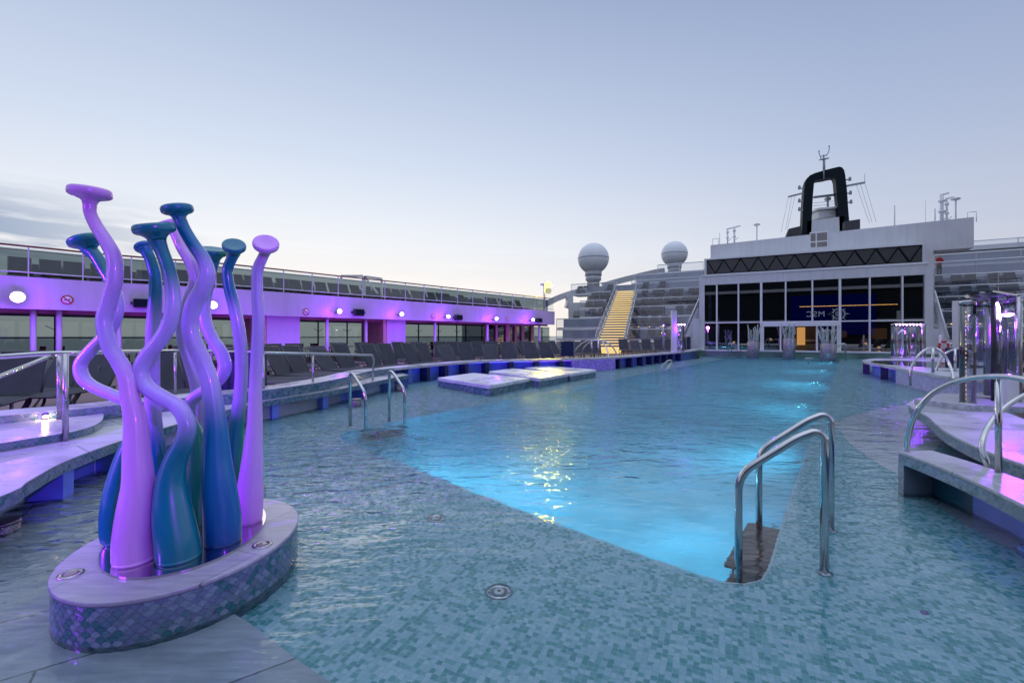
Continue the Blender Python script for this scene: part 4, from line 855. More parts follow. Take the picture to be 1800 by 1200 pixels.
def coral(name, pts, Yb, Yt, head, cols, base_hw=None, label=None):
    """pts (px, py, half width px) from base to neck; head = (axis px dir x, y-up, toward camera, radius px); cols = [(py, colour)...] from base up"""
    Yb *= 1.039; Yt *= 1.039      # plate height
    C = cr(pts, 7); y0, y1 = C[0][1], C[-1][1]; P, r_, ys = [], [], []
    for x, y, hw in C:
        Y = Yb + (Yt-Yb)*(y0-y)/(y0-y1); P.append(S(x, y, Y)); r_.append(hw*Y/F*OBL(x)); ys.append(y)
    zb = PZ + .012; P = [p if p.z > zb+.01 else Vector((p.x,p.y,zb+.01)) for p in P]
    P.insert(0, Vector((P[0].x, P[0].y, zb))); r_.insert(0, r_[0]*.96); ys.insert(0, y0)
    ax = Vector((head[0], -head[2], head[1])).normalized(); Rr = head[3]*Yt/F*OBL(C[-1][0])*1.06; p = P[-1]; rn = r_[-1]
    for s_, q in ((.16, rn*1.10), (.27, rn*1.32), (.36, Rr*.68), (.42, Rr*.86), (.50, Rr*.97), (.60, Rr), (.76, Rr), (.87, Rr*.96), (.93, Rr*.88), (.92, Rr*.78), (.85, Rr*.4), (.84, Rr*.02)):
        P.append(p + ax*s_*Rr); r_.append(q); ys.append(ys[-1])
    m_ = MB(); seg = 28; n = len(P)
    t = (P[1]-P[0]).normalized(); u = Vector((1,0,0))
    for i, c in enumerate(P):
        if i >= n-12: t2 = ax
        elif i == 0: t2 = Vector((0,0,1))
        else: t2 = (P[i+1]-P[i-1]).normalized()
        if i < 14: t2 = Vector((0,0,1)).lerp(t2, (i/14)**2).normalized()
        u = u - t2*u.dot(t2); u.normalize(); w = t2.cross(u)
        for k in range(seg):
            a = 2*math.pi*k/seg; m_.v.append(tuple(c + (u*math.cos(a)+w*math.sin(a))*r_[i]))
    for i in range(n-1):
        for k in range(seg):
            a = i*seg+k; b = i*seg+(k+1)%seg; m_.face((a, b, b+seg, a+seg), True)
    m_.vc = []
    for i in range(n):
        y = ys[i]; c = cols[-1][1]
        if y >= cols[0][0]: c = cols[0][1]
        else:
            for (ya, ca), (yb, cb) in zip(cols, cols[1:]):
                if yb <= y <= ya: t_ = (ya-y)/(ya-yb); c = lerp3(ca, cb, t_*t_*(3-2*t_)); break
        m_.vc += [c]*seg
    o = m_.build('tube', glo, scu); 
    if label: o['label'] = label
coral('t', [(236,988,41),(234,950,39),(238,900,36),(243,850,31),(241,800,27),(238,740,22),(228,695,18),(222,660,17.5),(207,632,16.5),(192,606,16.5),(183,565,16),(191,530,15.5),(201,495,16),(201,455,15.5),(187,425,14.5),(170,398,13.5),(159,375,12.8),(158,360,13.5)], 2.31, 2.36, (.06,1,.05,40), [(1000,PINK),(700,PINK),(600,PALE),(480,(.52,.36,.66)),(360,(.60,.30,.60))], label='tall pink tube at the front left')
coral('t', [(207,965,27),(203,930,30),(206,890,31),(213,850,29),(226,800,24),(240,760,18),(243,735,16),(236,712,14),(205,697,13.5),(165,680,13.5),(146,664,14.5),(142,640,14),(160,615,13),(185,590,13),(203,560,12.5),(207,530,12),(197,500,12),(183,475,12.5),(170,452,13.5),(158,440,16)], 2.52, 2.72, (-.38,1,.1,33), [(970,TEAL),(770,TEAL),(715,PALE),(520,PALE),(470,BLUE),(400,TEAL)], label='teal tube with a sharp outward elbow at the far left')
coral('t', [(314,982,42),(311,950,41),(303,900,37),(300,850,29),(308,810,23),(324,775,19),(329,745,17),(315,717,16),(285,698,16),(258,680,16.5),(247,655,16.5),(257,627,15.5),(280,600,15),(297,570,15),(304,535,14.5),(302,500,14),(295,470,13.5),(284,440,14),(277,424,17)], 2.34, 2.40, (-.12,1,.22,38), [(1000,TEAL),(790,TEAL),(715,PALE),(540,PALE),(470,TEAL),(400,TEAL)], label='teal tube with a bend to the left in the front row')
coral('t', [(392,948,35),(391,910,35),(385,850,31),(381,800,26),(379,750,22),(374,700,18.5),(367,665,17),(355,632,16.5),(340,600,16.5),(334,570,16.5),(341,535,16.5),(356,508,16),(364,480,15),(357,455,14),(340,430,13),(325,405,12.5),(316,385,12.5)], 2.53, 2.50, (-.18,1,.12,29), [(960,(.004,.10,.26)),(760,BLUE),(650,PALE),(480,PALE),(430,BLUE),(360,TEAL)], label='tall blue tube at the front, its head tilted up')
coral('t', [(436,915,26),(438,880,25.5),(441,840,22),(445,790,18),(448,740,14),(449,680,12),(452,620,11.5),(454,560,11),(452,510,10.5),(453,475,10.5),(462,452,9.5),(468,440,10)], 2.80, 2.76, (.42,.75,.85,22.5), [(930,PINK),(720,(.60,.46,.66)),(600,PALE),(480,PALE),(440,PINK)], label='slim pink tube at the right end')
coral('t', [(404,905,22),(405,860,22),(409,810,18),(414,760,14.5),(419,720,12.5),(424,670,12),(424,620,12),(420,580,12),(412,540,11.5),(403,505,10.5),(400,475,10),(407,455,10),(412,443,12)], 2.92, 2.86, (.42,.8,.75,20.5), [(910,GREEN),(745,GREEN),(690,PALE),(560,PALE),(510,BLUE),(430,TEAL)], label='slim teal and violet tube second from the right')
coral('t', [(342,915,24),(342,870,23),(350,820,19),(345,770,16),(332,735,13.5),(336,705,12.5),(362,685,12),(386,665,12.5),(395,645,13),(389,620,12.5),(373,595,12),(361,565,12),(360,530,12),(366,495,12),(371,470,12.5),(373,458,14)], 2.76, 2.96, (.2,1,.3,26), [(920,GREEN),(745,GREEN),(690,PALE),(550,PALE),(480,TEAL),(430,TEAL)], label='teal tube bending right behind the tall blue one')
coral('t', [(334,880,18),(333,830,19),(338,780,17),(350,730,14),(346,680,12.5),(335,640,12),(324,605,12),(320,570,11.5),(330,530,11),(342,495,11),(336,465,11),(320,437,10.5),(309,412,10.5),(303,402,11.5)], 2.98, 2.98, (-.3,1,.4,20), [(900,(.62,.52,.60)),(600,PALE),(400,(.66,.44,.66))], label='pale pink tube at the back of the cluster')
coral('t', [(284,905,24),(284,860,24),(278,810,20),(271,760,17),(268,700,15),(268,640,14),(269,580,13.5),(273,530,13),(273,490,12),(266,460,11),(258,443,12)], 2.88, 2.84, (-.55,1,-.2,19), [(910,TEAL),(790,BLUE),(720,PALE),(580,PALE),(510,BLUE),(440,BLUE)], label='straight blue tube behind the front row, with a small hidden head')

# ---------------- pool ladders ----------------
def bend(pts, n=5, rad=.07):
    P = [Vector(p) for p in pts]; o = [P[0]]
    for a, b, c in zip(P, P[1:], P[2:]):
        d1 = (a-b); d2 = (c-b); r_ = min(rad, d1.length*.45, d2.length*.45); s_, e_ = b + d1.normalized()*r_, b + d2.normalized()*r_
        for i in range(n+1): t = i/n; o.append(s_*(1-t)**2 + b*2*t*(1-t) + e_*t*t)
    o.append(P[-1]); return o
def ladder(p1, p2, into, label, top=.80, zb=ZS, steps=3, rad=.024, sc=1.0, first=-.09):
    """p1, p2 tall posts on the shelf; into = horizontal vector to the low posts"""
    rt = empty('pool_ladder', ((p1[0]+p2[0])/2, (p1[1]+p2[1])/2, zb)); tag(rt, label, 'pool ladder', 'steel pool ladders')
    iv = Vector((*into, 0)); lows = []
    for p in (p1, p2):
        b = Vector((p[0], p[1], zb)); q = b + iv; lows.append(q)
        path = [b, Vector((b.x,b.y,top-.02)), b + iv*.10 + Vector((0,0,top-zb+.015)), b + iv*.30 + Vector((0,0,top-zb-.03)), Vector((q.x,q.y,.515*sc)), Vector((q.x,q.y,-1.1))]
        MB().tube(bend(path, 6, .11), rad, 14).build('rail', M['steel'], rt)
        MB().lathe([(rad*1.9, 0), (rad*1.9, .014), (rad*1.1, .02)], b, 20).build('flange', M['steel2'], bpy.data.objects[last_name[0]])
    sd_ = (lows[1]-lows[0]); iu = iv.normalized()
    for k in range(steps):
        c = (lows[0]+lows[1])/2 - iu*.06 + Vector((0,0,first-.27*k)); MB().bar(c - sd_*.54, c + sd_*.54, .28, .03).build('tread', M['tread'], rt)
pN1, pN2 = S(1449,1027,2.78), S(1460,950,3.37)
ladder((pN1.x,pN1.y), (pN2.x,pN2.y), (-.46,.13), 'large polished steel pool ladder in the right foreground')
ladder((-2.56,7.2), (-2.05,7.6), (.31,-.21), 'steel pool ladder left of centre, its low posts in rippled water', first=-.30)
f1, f2 = S(1280,626,29.5), S(1297,626,30.3)
ladder((f1.x-.0,f1.y), (f1.x+.45,f1.y+.5), (.45,-.3), 'small distant steel ladder at the far left end of the pool', top=.9, steps=1)
f1 = S(1487,636,25.5); ladder((f1.x,f1.y), (f1.x+.3,f1.y+.5), (-.62,.30), 'small distant steel ladder at the far right end of the pool, below the glass front', top=.95, steps=1)
# two little grab rails standing out of the deep water
for (pts, lb) in ((( (1161,668),(1162,652),(1166,641),(1174,634),(1180,633.5),(1180.5,637),(1176,645),(1170,652),(1169,662)), 'looped steel grab rail rising from the middle of the water'), (((1414,632),(1413,631),(1416,630),(1425,630),(1430,630.4)), 'short bent steel grab rail far out in the pool, lit violet')):
    Y = 18.5 if pts[0][0] < 1200 else 23
    P = [S(x, y, Y) for x, y in pts]
    if Y == 23: P = [S(1421,656,Y), S(1421,634,Y), S(1419,631,Y)] + P[2:]
    P = [Vector((P[0].x, P[0].y, -.9))] + P
    if Y != 23: P.append(Vector((P[-1].x, P[-1].y, -.9)))
    tag(MB().tube([Vector(p) for p in cr([tuple(p) for p in P], 5)], .024 if Y < 20 else .03, 8).build('grab_rail', M['steel']), lb, 'grab rail')

M['plat'] = stone('platform_top', (.72,.72,.76), (1.2,1.2), R(-50), .006)
# ---------------- white sunning platforms ----------------
for i, (q, lb) in enumerate(((((769,663.5),(861,677),(931,664.5),(832,655)), 'nearest white topped square platform standing in the pool'), (((859,652.5),(948,665),(999,656.5),(901,647)), 'middle white topped platform standing in the pool'), (((923,646),(1003,656.5),(1048,649.5),(959,642.3)), 'farthest white topped platform standing in the pool'))):
    P = [G(x, y, .24) for x, y in q]; rt = empty('pool_platform', sum(P, Vector())/4 - Vector((0,0,.3))); tag(rt, lb, 'platform', 'white platforms in the pool')
    c = sum(P, Vector())/4; MB().prism([(p.x,p.y) for p in P], .15, .24).build('top', M['plat'], rt, bevel=.012)
    bs = MB().prism([tuple((c+(p-c)*.985)[:2]) for p in P], ZS, .149).build('base', M['grout'], rt); pr = [c+(p-c)*.985 for p in P]; ar_ = sum(a.x*b.y-b.x*a.y for a, b in zip(pr, pr[1:]+pr[:1])); pr = pr if ar_ > 0 else pr[::-1]
    scales([Vector((q.x,q.y,0)) for q in pr+[pr[0]]], -.06, .148, .07, side=-1, out=.004, wts=(4,3,4,2,5)).build('tile_band', [M['grout']]+SCALES, bs)

# ---------------- water jets and drain covers on the shelf floor ----------------
for px, py, r_, lb in ((877,1050,.078,'round steel floor jet in the foreground mosaic'), (767,920,.078,'round steel floor jet farther back near the deep edge')):
    c = G(px, py, ZS+.03); c.z = ZS; rt = empty('floor_jet', c); tag(rt, lb, 'floor jet', 'steel floor jets')
    MB().lathe([(r_, .001), (r_, .012), (r_*.98, .016), (r_*.52, .018), (r_*.48, .006), (.001, .006)], c, 40).build('cover', M['steel2'], rt)
    m_ = MB()
    for k in range(4):
        for j in range(6):
            a, b = math.pi/2*k + .2 + j*.19, math.pi/2*k + .2 + (j+1)*.19; m_.quad(*[c + Vector((q*math.cos(t), q*math.sin(t), .0185)) for q, t in ((r_*.74,a),(r_*.80,a),(r_*.80,b),(r_*.74,b))])
    m_.build('slot', M['black'], rt)
    m_ = MB().lathe([(r_*.42, .007), (r_*.42, .012), (r_*.16, .013)], c, 24); m_.build('nozzle', M['white2'], rt)
    MB().lathe([(r_*.12, .013), (r_*.12, .019), (.001, .02)], c, 14).build('hub', M['black'], rt)
tag(MB().lathe([(.10,.001),(.10,.01),(.02,.012)], G(355,890,ZS+.03)*1.0, 24).build('drain_cover', M['steel2']) if False else MB().lathe([(.018,.002),(.018,.008),(.001,.01)], (*G(1625,1100,ZS)[:2], ZS), 20).build('floor_spot', mat('violet_dot', (.25,.10,.45), .3)), 'tiny violet disc in the mosaic at the lower right', 'floor disc')

# ---------------- ribbed drums ----------------
def drum(c, r_, h, label):
    rt = empty('ribbed_drum', c); tag(rt, label, 'drum', 'short ribbed steel drums')
    m_ = MB(); n = 56; rows = 9
    m_.lathe([(r_*.985, 0), (r_*.985, h)], c, n); m_.build('body', M['drum'], rt)
    m_ = MB(); c = Vector(c)
    for j in range(rows):
        for i in range(n):
            if (i + j) % 2: continue
            a = 2*math.pi*(i+.5)/n; m_.quad(*[c + Vector((r_*math.cos(a+da), r_*math.sin(a+da), h*(j+.5)/rows+dz)) for da, dz in ((-.055,0),(0,-h/rows*.48),(.055,0),(0,h/rows*.48))])
    m_.build('diamond_mesh', M['steel2'], rt); MB().lathe([(r_*1.02, h), (r_*1.02, h+.012), (r_*.9, h+.016), (.001, h+.016)], c, 40).build('lid', M['drum'], rt)
p = G(1647, 880, ZS+.02); drum((p.x+.02, p.y+.15, ZS), .125, .20, 'ribbed purple steel drum under the right hand bench')
p = G(-5, 962, ZS+.02); drum((p.x-.04, p.y+.05, ZS), .11, .17, 'ribbed dark steel drum cut off by the left edge of the view')
for px, py, lb in ((625,712,'small ribbed drum in the water behind the left pool ladder'),(702,686,'small ribbed drum at the far corner of the left ledge'),(775,652,'tiny ribbed drum in front of the blue recesses')):
    p = G(px, py, 0); drum((p.x, p.y, ZS), .12, .24, lb)
# ---------------- right side: benches, platforms ----------------
r1f = [Vector((*p, 0)) for p in cr([(3.50,4.12),(3.43,3.72),(3.33,3.32),(3.14,2.78),(2.86,2.15),(2.45,1.4),(1.9,.5)], 6)]
r1b = [Vector((*p, 0)) for p in cr([(3.82,4.14),(3.79,3.75),(3.72,3.38),(3.58,2.80),(3.38,2.15),(3.05,1.4),(2.6,.5)], 6)]
ben = empty('pool_bench', (3.5, 4.1, ZS)); tag(ben, 'stone topped bench in the right foreground with tiled edge and blue recess', 'bench')
MB().prism([(p.x,p.y) for p in r1f + r1b[::-1]], .335, .36).build('top', M['stone_top'], ben, bevel=.004)
MB().prism([(p.x,p.y) for p in r1f + r1b[::-1]], .25, .334).build('lip', M['grout'], ben)
scales(r1f, .252, .333, .042, side=-1, wts=(1,5,6,4,3)).build('tile_band', [M['grout']]+SCALES, ben)
ein = [Vector((3.50,4.12,0)), Vector((3.484,4.045,0)), Vector((3.78,4.05,0)), Vector((3.82,4.14,0))]
MB().prism([p[:2] for p in ein], ZS, .249).build('end_wall', M['grout'], ben)
scales([ein[0], ein[1]+Vector((.0,.0,0))], ZS, .249, .042, side=-1, wts=(1,5,6,4,3)).build('tile_band', [M['grout']]+SCALES, ben)
scales([Vector((3.82,4.142,0)), Vector((3.50,4.122,0))], ZS, .249, .042, side=-1).build('tile_band', [M['grout']]+SCALES, ben)
bk = offs(r1f, .24); MB().wall(bk[0:8], ZS, .249, .05).build('recess_panel', mat('dark_teal_panel', (.01,.07,.11), .3), ben)
MB().wall(bk[7:], ZS, .249, .05).build('recess_panel', M['bluetile'], ben)
MB().prism([(3.33,3.0),(3.42,2.98),(3.2,2.3),(2.95,1.7),(2.87,1.75),(3.09,2.3)], ZS, .02).build('inner_step', M['bluetile'], ben)
strip_c = offs(r1f, .09)[7:]; MB().tube([(p.x,p.y,.243) for p in strip_c], .006, 5).build('led_strip', emis('dim_blue_led2', (.10,.14,1), 1.4), ben)
r2 = cr([(8.6,8.35),(7.45,7.95),(6.55,7.42),(5.92,6.78),(5.42,5.95),(4.78,5.04),(4.38,4.30),(4.15,3.72),(4.1,3.3)], 6); R2 = [Vector((*p, 0)) for p in r2]
r2back = [(5.2,3.3),(5.9,4.6),(6.25,5.45),(7.0,6.6),(8.6,7.6)]
pf = empty('stone_seat', (5.9, 6.8, ZS)); tag(pf, 'wide pale stone seat with a tiled edge carrying the clear shower columns', 'stone seat')
MB().prism(list((p.x,p.y) for p in R2) + r2back, .335, .36).build('top', M['stone_top'], pf, bevel=.004)
MB().prism(list((p.x,p.y) for p in R2) + r2back, .23, .334).build('lip', M['grout'], pf)
scales(R2, .232, .333, .045, side=1 if False else -1, wts=(2,5,6,4,3)).build('tile_band', [M['grout']]+SCALES, pf)
MB().wall(offs(R2, .38)[4:], ZS, .229, .08).build('recess_wall', M['navy'], pf)
MB().prism([(4.42,4.05),(4.2,3.3),(6,3.3),(6.2,4.9)], ZS, .333).build('side_block', M['grout'], pf)
scales([Vector((4.42,4.05,0)), Vector((4.2,3.3,0))], ZS, .228, .06, side=-1, wts=(5,3,3,4,5)).build('tile_band', [M['grout']]+SCALES, pf)
MB().prism([(6.3,6.3),(6.1,6.9),(7.2,7.6),(8.0,7.0),(7.0,6.1)], .361, .44).build('shower_base', mat('base_tile', (.45,.45,.52), .3, var=.3, vscale=20), pf)
# right rim with the round tub
r3 = cr([(20,20.4),(17.0,19.3),(14.8,18.6),(13.0,16.9),(11.95,14.8),(11.2,13.2),(10.6,11.9),(10.1,10.8),(9.7,9.8),(9.5,9.0)], 6); R3 = [Vector((*p, 0)) for p in r3]
tub = empty('right_pool_rim', (12, 15, ZS)); tag(tub, 'curved pale rim with a violet glowing tiled wall and round tub on the far right', 'rim')
MB().prism([(p.x,p.y) for p in R3] + [(11.6,8.9),(12.8,11.5),(15.5,15),(19.5,18)], .40, .47).build('coping', M['stone_top'], tub)
MB().wall(offs(R3, .30)[6:30], -.14, .399, .1).build('recess_wall', M['bluetile'], tub)
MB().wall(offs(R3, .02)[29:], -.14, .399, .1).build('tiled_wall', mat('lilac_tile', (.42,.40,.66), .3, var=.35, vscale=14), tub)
for i in (12, 18, 24): 
    p = R3[i]; MB().box((p.x+.12, p.y-.05, .13), (.16,.2,.535), R(50)).build('post', M['navy'], tub)
c_ = offs(R3, .10)[10:]; MB().tube([(p.x,p.y,.388) for p in c_], .012, 5).build('led_strip', M['violet_led'], tub)
wp = [Vector((13.55+1.35*math.cos(t)*.8+1.9*math.sin(t)*.5, 15.0+1.9*math.sin(t)-.7*math.cos(t), 0)) for t in [2*math.pi*i/40 for i in range(40)]]
MB().poly([(p.x,p.y,.476) for p in wp[::-1]] if False else [(p.x,p.y,.476) for p in wp]).build('tub_water', mat('tub_water', (.03,.05,.07), .05, var=.1), tub)

# ---------------- arched hand rails ----------------
def arch(pts, r_, label, posts=(), group='arched steel hand rails'):
    P = [S(x, y, Y) for x, y, Y in pts]; P = [Vector(p) for p in cr([tuple(p) for p in P], 6)]
    rt = empty('arched_handrail', P[0]); tag(rt, label, 'handrail', group)
    MB().tube(P, r_, 14).build('rail', M['steel'], rt)
    for x, y0_, y1_, Y in posts: MB().tube([S(x, y0_, Y), S(x, y1_, Y)], r_*.98 if r_ < .03 else r_*1.25, 14).build('post', M['steel'], rt)
arch([(1594,792,4.10),(1596,768,4.09),(1604,738,4.03),(1622,709,3.95),(1648,685,3.86),(1690,668,3.72),(1740,661.5,3.52),(1785,664,3.34),(1830,676,3.18),(1890,705,3.0),(1950,755,2.85),(1990,830,2.7)], .021, 'large arched steel hand rail on the bench in the right foreground', [(1755,662,832,3.47)])
arch([(1738,828,3.62),(1733,808,3.63),(1727,792,3.66),(1728,772,3.7),(1737,750,3.78),(1757,724,3.85),(1795,697,3.9),(1850,678,3.95),(1920,674,3.95)], .021, 'second arched steel hand rail, bent at its foot, behind the large one')
arch([(1600,678,10.4),(1600,658,10.4),(1605,640,10.4),(1615,624,10.4),(1630,613,10.45),(1643,612,10.5),(1656,619,10.4),(1667,636,10.3),(1673,652,10.1),(1676,667,9.9)], .028, 'arched hand rail standing beside the round tub, left one of the pair', [(1640,612,655,10.4)])
arch([(1646,656,12),(1648,645,12),(1655,629,12),(1665,619,12),(1680,613,12.2),(1695,613,12.2),(1708,621,12),(1718,640,12)], .028, 'arched hand rail behind the round tub, right one of the pair', [(1679,613,660,12)])
arch([(1009,629,21.5),(1011,619,21.4),(1018,608,21.3),(1028,600,21.2),(1040,597,21.1),(1054,597.5,20.9),(1066,603,20.7),(1076,615,20.5),(1083,630,20.3)][0:0] or [(1008,627,23.5),(1011,617,23.4),(1018,608,23.3),(1028,601,23.2),(1040,597.5,23.0),(1053,598,22.6),(1062,605,22.3),(1068,616,22),(1070,629,21.7)], .032, 'left loop of the arched rails in front of the lit stair', [(1040,598,628,23)])
arch([(1020,629,21.5),(1024,616,21.4),(1031,606,21.3),(1041,599.5,21.2),(1053,598,21.1),(1067,602,20.9),(1077,610,20.8),(1083,620,20.7),(1086,629,20.6)], .032, 'right loop of the arched rails in front of the lit stair', [(1052,598,627,21)])
# ---------------- steel railings along the ledge ----------------
def railing(pts, posts, r_, label, name='steel_railing'):
    P = [S(*q) for q in pts]; rt = empty(name, P[0]); tag(rt, label, 'railing', 'steel railings by the ledge')
    MB().tube(bend(P, 5, .10), r_, 12).build('top_rail', M['steel'], rt)
    for x, yt, yb, Y, *w in posts: MB().tube([S(x, yt, Y), S(x, yb, Y)], (w[0] if w else r_*.9), 12).build('post', M['steel2'], rt)
railing([(-120,634,4.6),(0,627,4.75),(60,622.5,4.9),(110,620.5,5.0),(145,620.5,5.1)], [(104,621,737,5.05,.024),(115,621,776,4.62,.026)], .028, 'thick steel railing at the far left with two posts close together')
railing([(-150,728,3.4),(0,661,4.3),(60,637,4.75),(100,621,5.0)], [], .021, 'sloping steel hand rail running down out of view at the left edge')
railing([(145,620.5,5.1),(200,618,5.6),(308,616.5,6.9),(400,618,7.7),(466,620,8.3)], [(308,618,692,6.95),(386,619,708,7.2)], .024, 'straight steel railing running behind the sculpture')
railing([(466,620,7.75),(550,621.5,8.9),(640,624,10.4),(655,624,10.7),(657,632,10.75),(655,668,10.8)], [(463,622,704,7.75),(550,622,686,8.9)], .024, 'steel railing ending in a rounded corner between sculpture and pool ladder')
# warm step lamp at far left
c = G(85, 737, ZL+.15) ; rt = empty('step_lamp', c); tag(rt, 'small glowing warm lamp low on the tiled riser at the left', 'step lamp')
c = Vector((c.x, c.y, ZL+.13)); rp, t_ = at_px(RIM, 85, -.045); c = Vector((rp.x, rp.y, ZL+.115))
MB().lathe([(.022, -.01), (.026, 0), (.022, .012)], c, 14).build('lens', M['warm_lens'], rt); MB().box((c.x-.02, c.y+.02, c.z), (.04,.04,.06)).build('housing', M['steel2'], rt)
lamp('POINT', 'glow', c + Vector((.03,-.04,.0)), 2.2, (1,.62,.28), rt, .02)
# ---------------- navy cabinets ----------------
def cabinet(px0, px1, Y, z0, z1, label, dy=.5):
    a, b = S(px0, 600, Y), S(px1, 600, Y); rt = empty('towel_cabinet', (a.x, Y, z0)); tag(rt, label, 'cabinet', 'navy cabinets')
    MB().box(((a.x+b.x)/2, Y+dy/2, (z0+z1)/2), (b.x-a.x-.04, dy, z1-z0-.04)).build('body', M['navy'], rt)
    m_ = MB()
    for x in (a.x, b.x): m_.box((x, Y-.01, (z0+z1)/2), (.035, .035, z1-z0))
    m_.box(((a.x+b.x)/2, Y-.01, z1), (b.x-a.x+.035, .035, .03)); m_.build('frame', M['steel2'], rt)
cabinet(388, 444, 7.85, ZL, 1.13, 'tall navy blue cabinet behind the right hand tubes of the sculpture')
cabinet(985.5, 1009, 19.6, ZR, 1.18, 'small navy blue cabinet with pale frame on the far rim beside the arched rails')
cabinet(1688, 1703, 13.5, .45, 1.05, 'dark blue cabinet behind the clear columns on the right')
cabinet(1206, 1214, 31, .05, 1.35, 'narrow dark cabinet at the left foot of the white stair wall')

# ---------------- clear shower columns ----------------
def bubble_column(px, ytop, Y, zb, r_, label, leds=M['warm_led'], group='clear columns'):
    c = S(px, ytop, Y); zt = c.z; rt = empty('clear_column', (c.x, c.y, zb)); tag(rt, label, 'light column', group)
    MB().lathe([(r_, zb+.02), (r_, zt-.02)], (c.x,c.y,0), 24).build('tube', M['acrylic'], rt)
    MB().lathe([(r_*1.05, zb), (r_*1.05, zb+.05)], (c.x,c.y,0), 24).lathe([(r_*1.05, zt-.06), (r_*1.05, zt)], (c.x,c.y,0), 24).build('collar', M['steel2'], rt)
    m_ = MB(); n = int((zt-zb)/.075)
    for i in range(n): m_.lathe([(.001,-.008),(.008,0),(.001,.008)], (c.x-.3*r_, c.y, zb+.1+i*(zt-zb-.2)/n), 6)
    m_.build('light_string', leds, rt); MB().lathe([(.018 if leds is M['warm_led'] else .04, zb+.05), (.018 if leds is M['warm_led'] else .04, zt-.06)], (c.x-.3*r_,c.y+.03,0), 8).build('core', M['dark'] if leds is M['warm_led'] else M['white'], rt); return c, zt  # violet columns get an added wide white core to catch violet light
sh = empty('clear_shower', S(1735, 700, 6.9)); tag(sh, 'tall clear walled shower with curved glass top glowing violet on the right stone seat', 'shower')
P0 = [S(1700,522,6.6), S(1722,521,6.9), S(1745,520.5,7.2), S(1770,521,7.1), S(1789,521,6.7)]; pts_ = [Vector((p[0],p[1],0)) for p in cr([tuple(p) for p in P0], 6)]
MB().wall(pts_, .44, 1.96).build('curved_wall', M['acrylic'], sh); MB().tube([(p.x,p.y,1.97) for p in pts_], .025, 8).build('top_frame', M['steel'], sh)
MB().prism([(p.x,p.y) for p in pts_] + [(S(1745,522,6.1)).to_tuple()[:2]], 1.985, 2.01).build('canopy', M['acrylic'], sh)
for px, Y in ((1747, 6.75), (1790, 6.65)): p = S(px, 600, Y); MB().tube([(p.x,p.y,.44),(p.x,p.y,1.97)], .035, 10).build('frame_post', M['dark'] if px < 1780 else M['steel2'], sh)
p = S(1771,548,6.85); MB().lathe([(.09,-.03),(.10,0),(.09,.05)], p, 20).build('lamp_housing', M['steel2'], sh); MB().lathe([(.001,-.075),(.05,-.06),(.07,-.031)], p, 20).build('lens', M['lamp_violet'], bpy.data.objects[last_name[0]])
lamp('POINT', 'glow', p - Vector((0,.05,.2)), 70, VIO, sh, .05)
q = [S(1752,532,6.72), S(1755,540,6.7), S(1756,550,6.7), S(1754.5,560,6.72)]; MB().tube(q, .016, 8).build('light_arc', M['lamp_violet'], sh)
p = S(1772, 660, 6.62); MB().box((p.x, p.y, .62), (.16,.14,.36)).build('control_box', M['white2'], sh)
bubble_column(1701, 528, 6.5, .40, .088, 'slim clear column with a string of warm lights on the right stone seat')
bubble_column(1745, 530, 6.95, .44, .10, 'dark clear column beside the violet shower lamp', M['violet_led'])
bubble_column(1774, 526, 7.15, .44, .14, 'wide violet clear column at the back of the shower', M['violet_led'])
for px, Y, r_, lb in ((1580,19,.26,'clear column left one of the trio before the glass front'), (1603,19.3,.24,'clear column middle one of the trio, warm light string inside'), (1622.5,18.6,.09,'slim clear column right one of the trio, lamp at its head')):
    c, zt = bubble_column(px, 569, Y, .47, r_, lb, M['warm_led'], 'clear columns by the round tub')
p = S(1600, 571, 18.9); lp = empty('violet_lamp_ring', p); tag(lp, 'row of violet lamps crowning the trio of clear columns', 'lamp')
m_ = MB()
for i in range(9): c = S(1576+6*i, 570.5, 18.6); m_.lathe([(.001,-.035),(.035,0),(.001,.035)], c, 8)
m_.build('lamps', M['lamp_violet'], lp); MB().bar(S(1572,569,18.7), S(1626,569,18.7), .06, .04).build('bar', M['steel2'], lp); lamp('POINT', 'glow', p + Vector((0,-.3,-.1)), 60, VIO, lp, .1)
# same at the far left rim
for px, Y, r_, lb in ((1166,25,.09,'slim clear violet column left one of the pair at the far left rim'), (1193,26,.30,'wide clear violet column right one of the pair at the far left rim')): bubble_column(px, 570, Y, .5, r_, lb, M['violet_led'], 'clear columns at the far rim')
p = S(1190, 571, 25.5); lp = empty('violet_lamp_ring', p); tag(lp, 'violet lamps crowning the clear columns at the far left rim', 'lamp')
m_ = MB()
for i in range(5): m_.lathe([(.001,-.05),(.05,0),(.001,.05)], S(1183+5*i, 570.5, 25.5), 8)
m_.lathe([(.001,-.05),(.05,0),(.001,.05)], S(1166, 571.5, 25), 8); m_.build('lamps', M['lamp_violet'], lp); lamp('POINT', 'glow', p + Vector((0,-.4,-.2)), 45, VIO, lp, .1)
c = S(1184.5, 545, 25.3); tag(MB().box((c.x, c.y, 1.65), (.26,.22,2.3)).build('white_pillar', M['white']), 'thin white pillar between the two clear columns at the far left rim', 'pillar')
c = S(1691, 540, 15); tag(MB().prism([S(1684,0,22)[:2], S(1694,0,22)[:2], (S(1694,0,22)+Vector((0,.3,0)))[:2], (S(1684,0,22)+Vector((0,.3,0)))[:2]], .1, 3.1).build('white_pillar', M['white']), 'thin white pillar behind the slim warm column on the right', 'pillar')
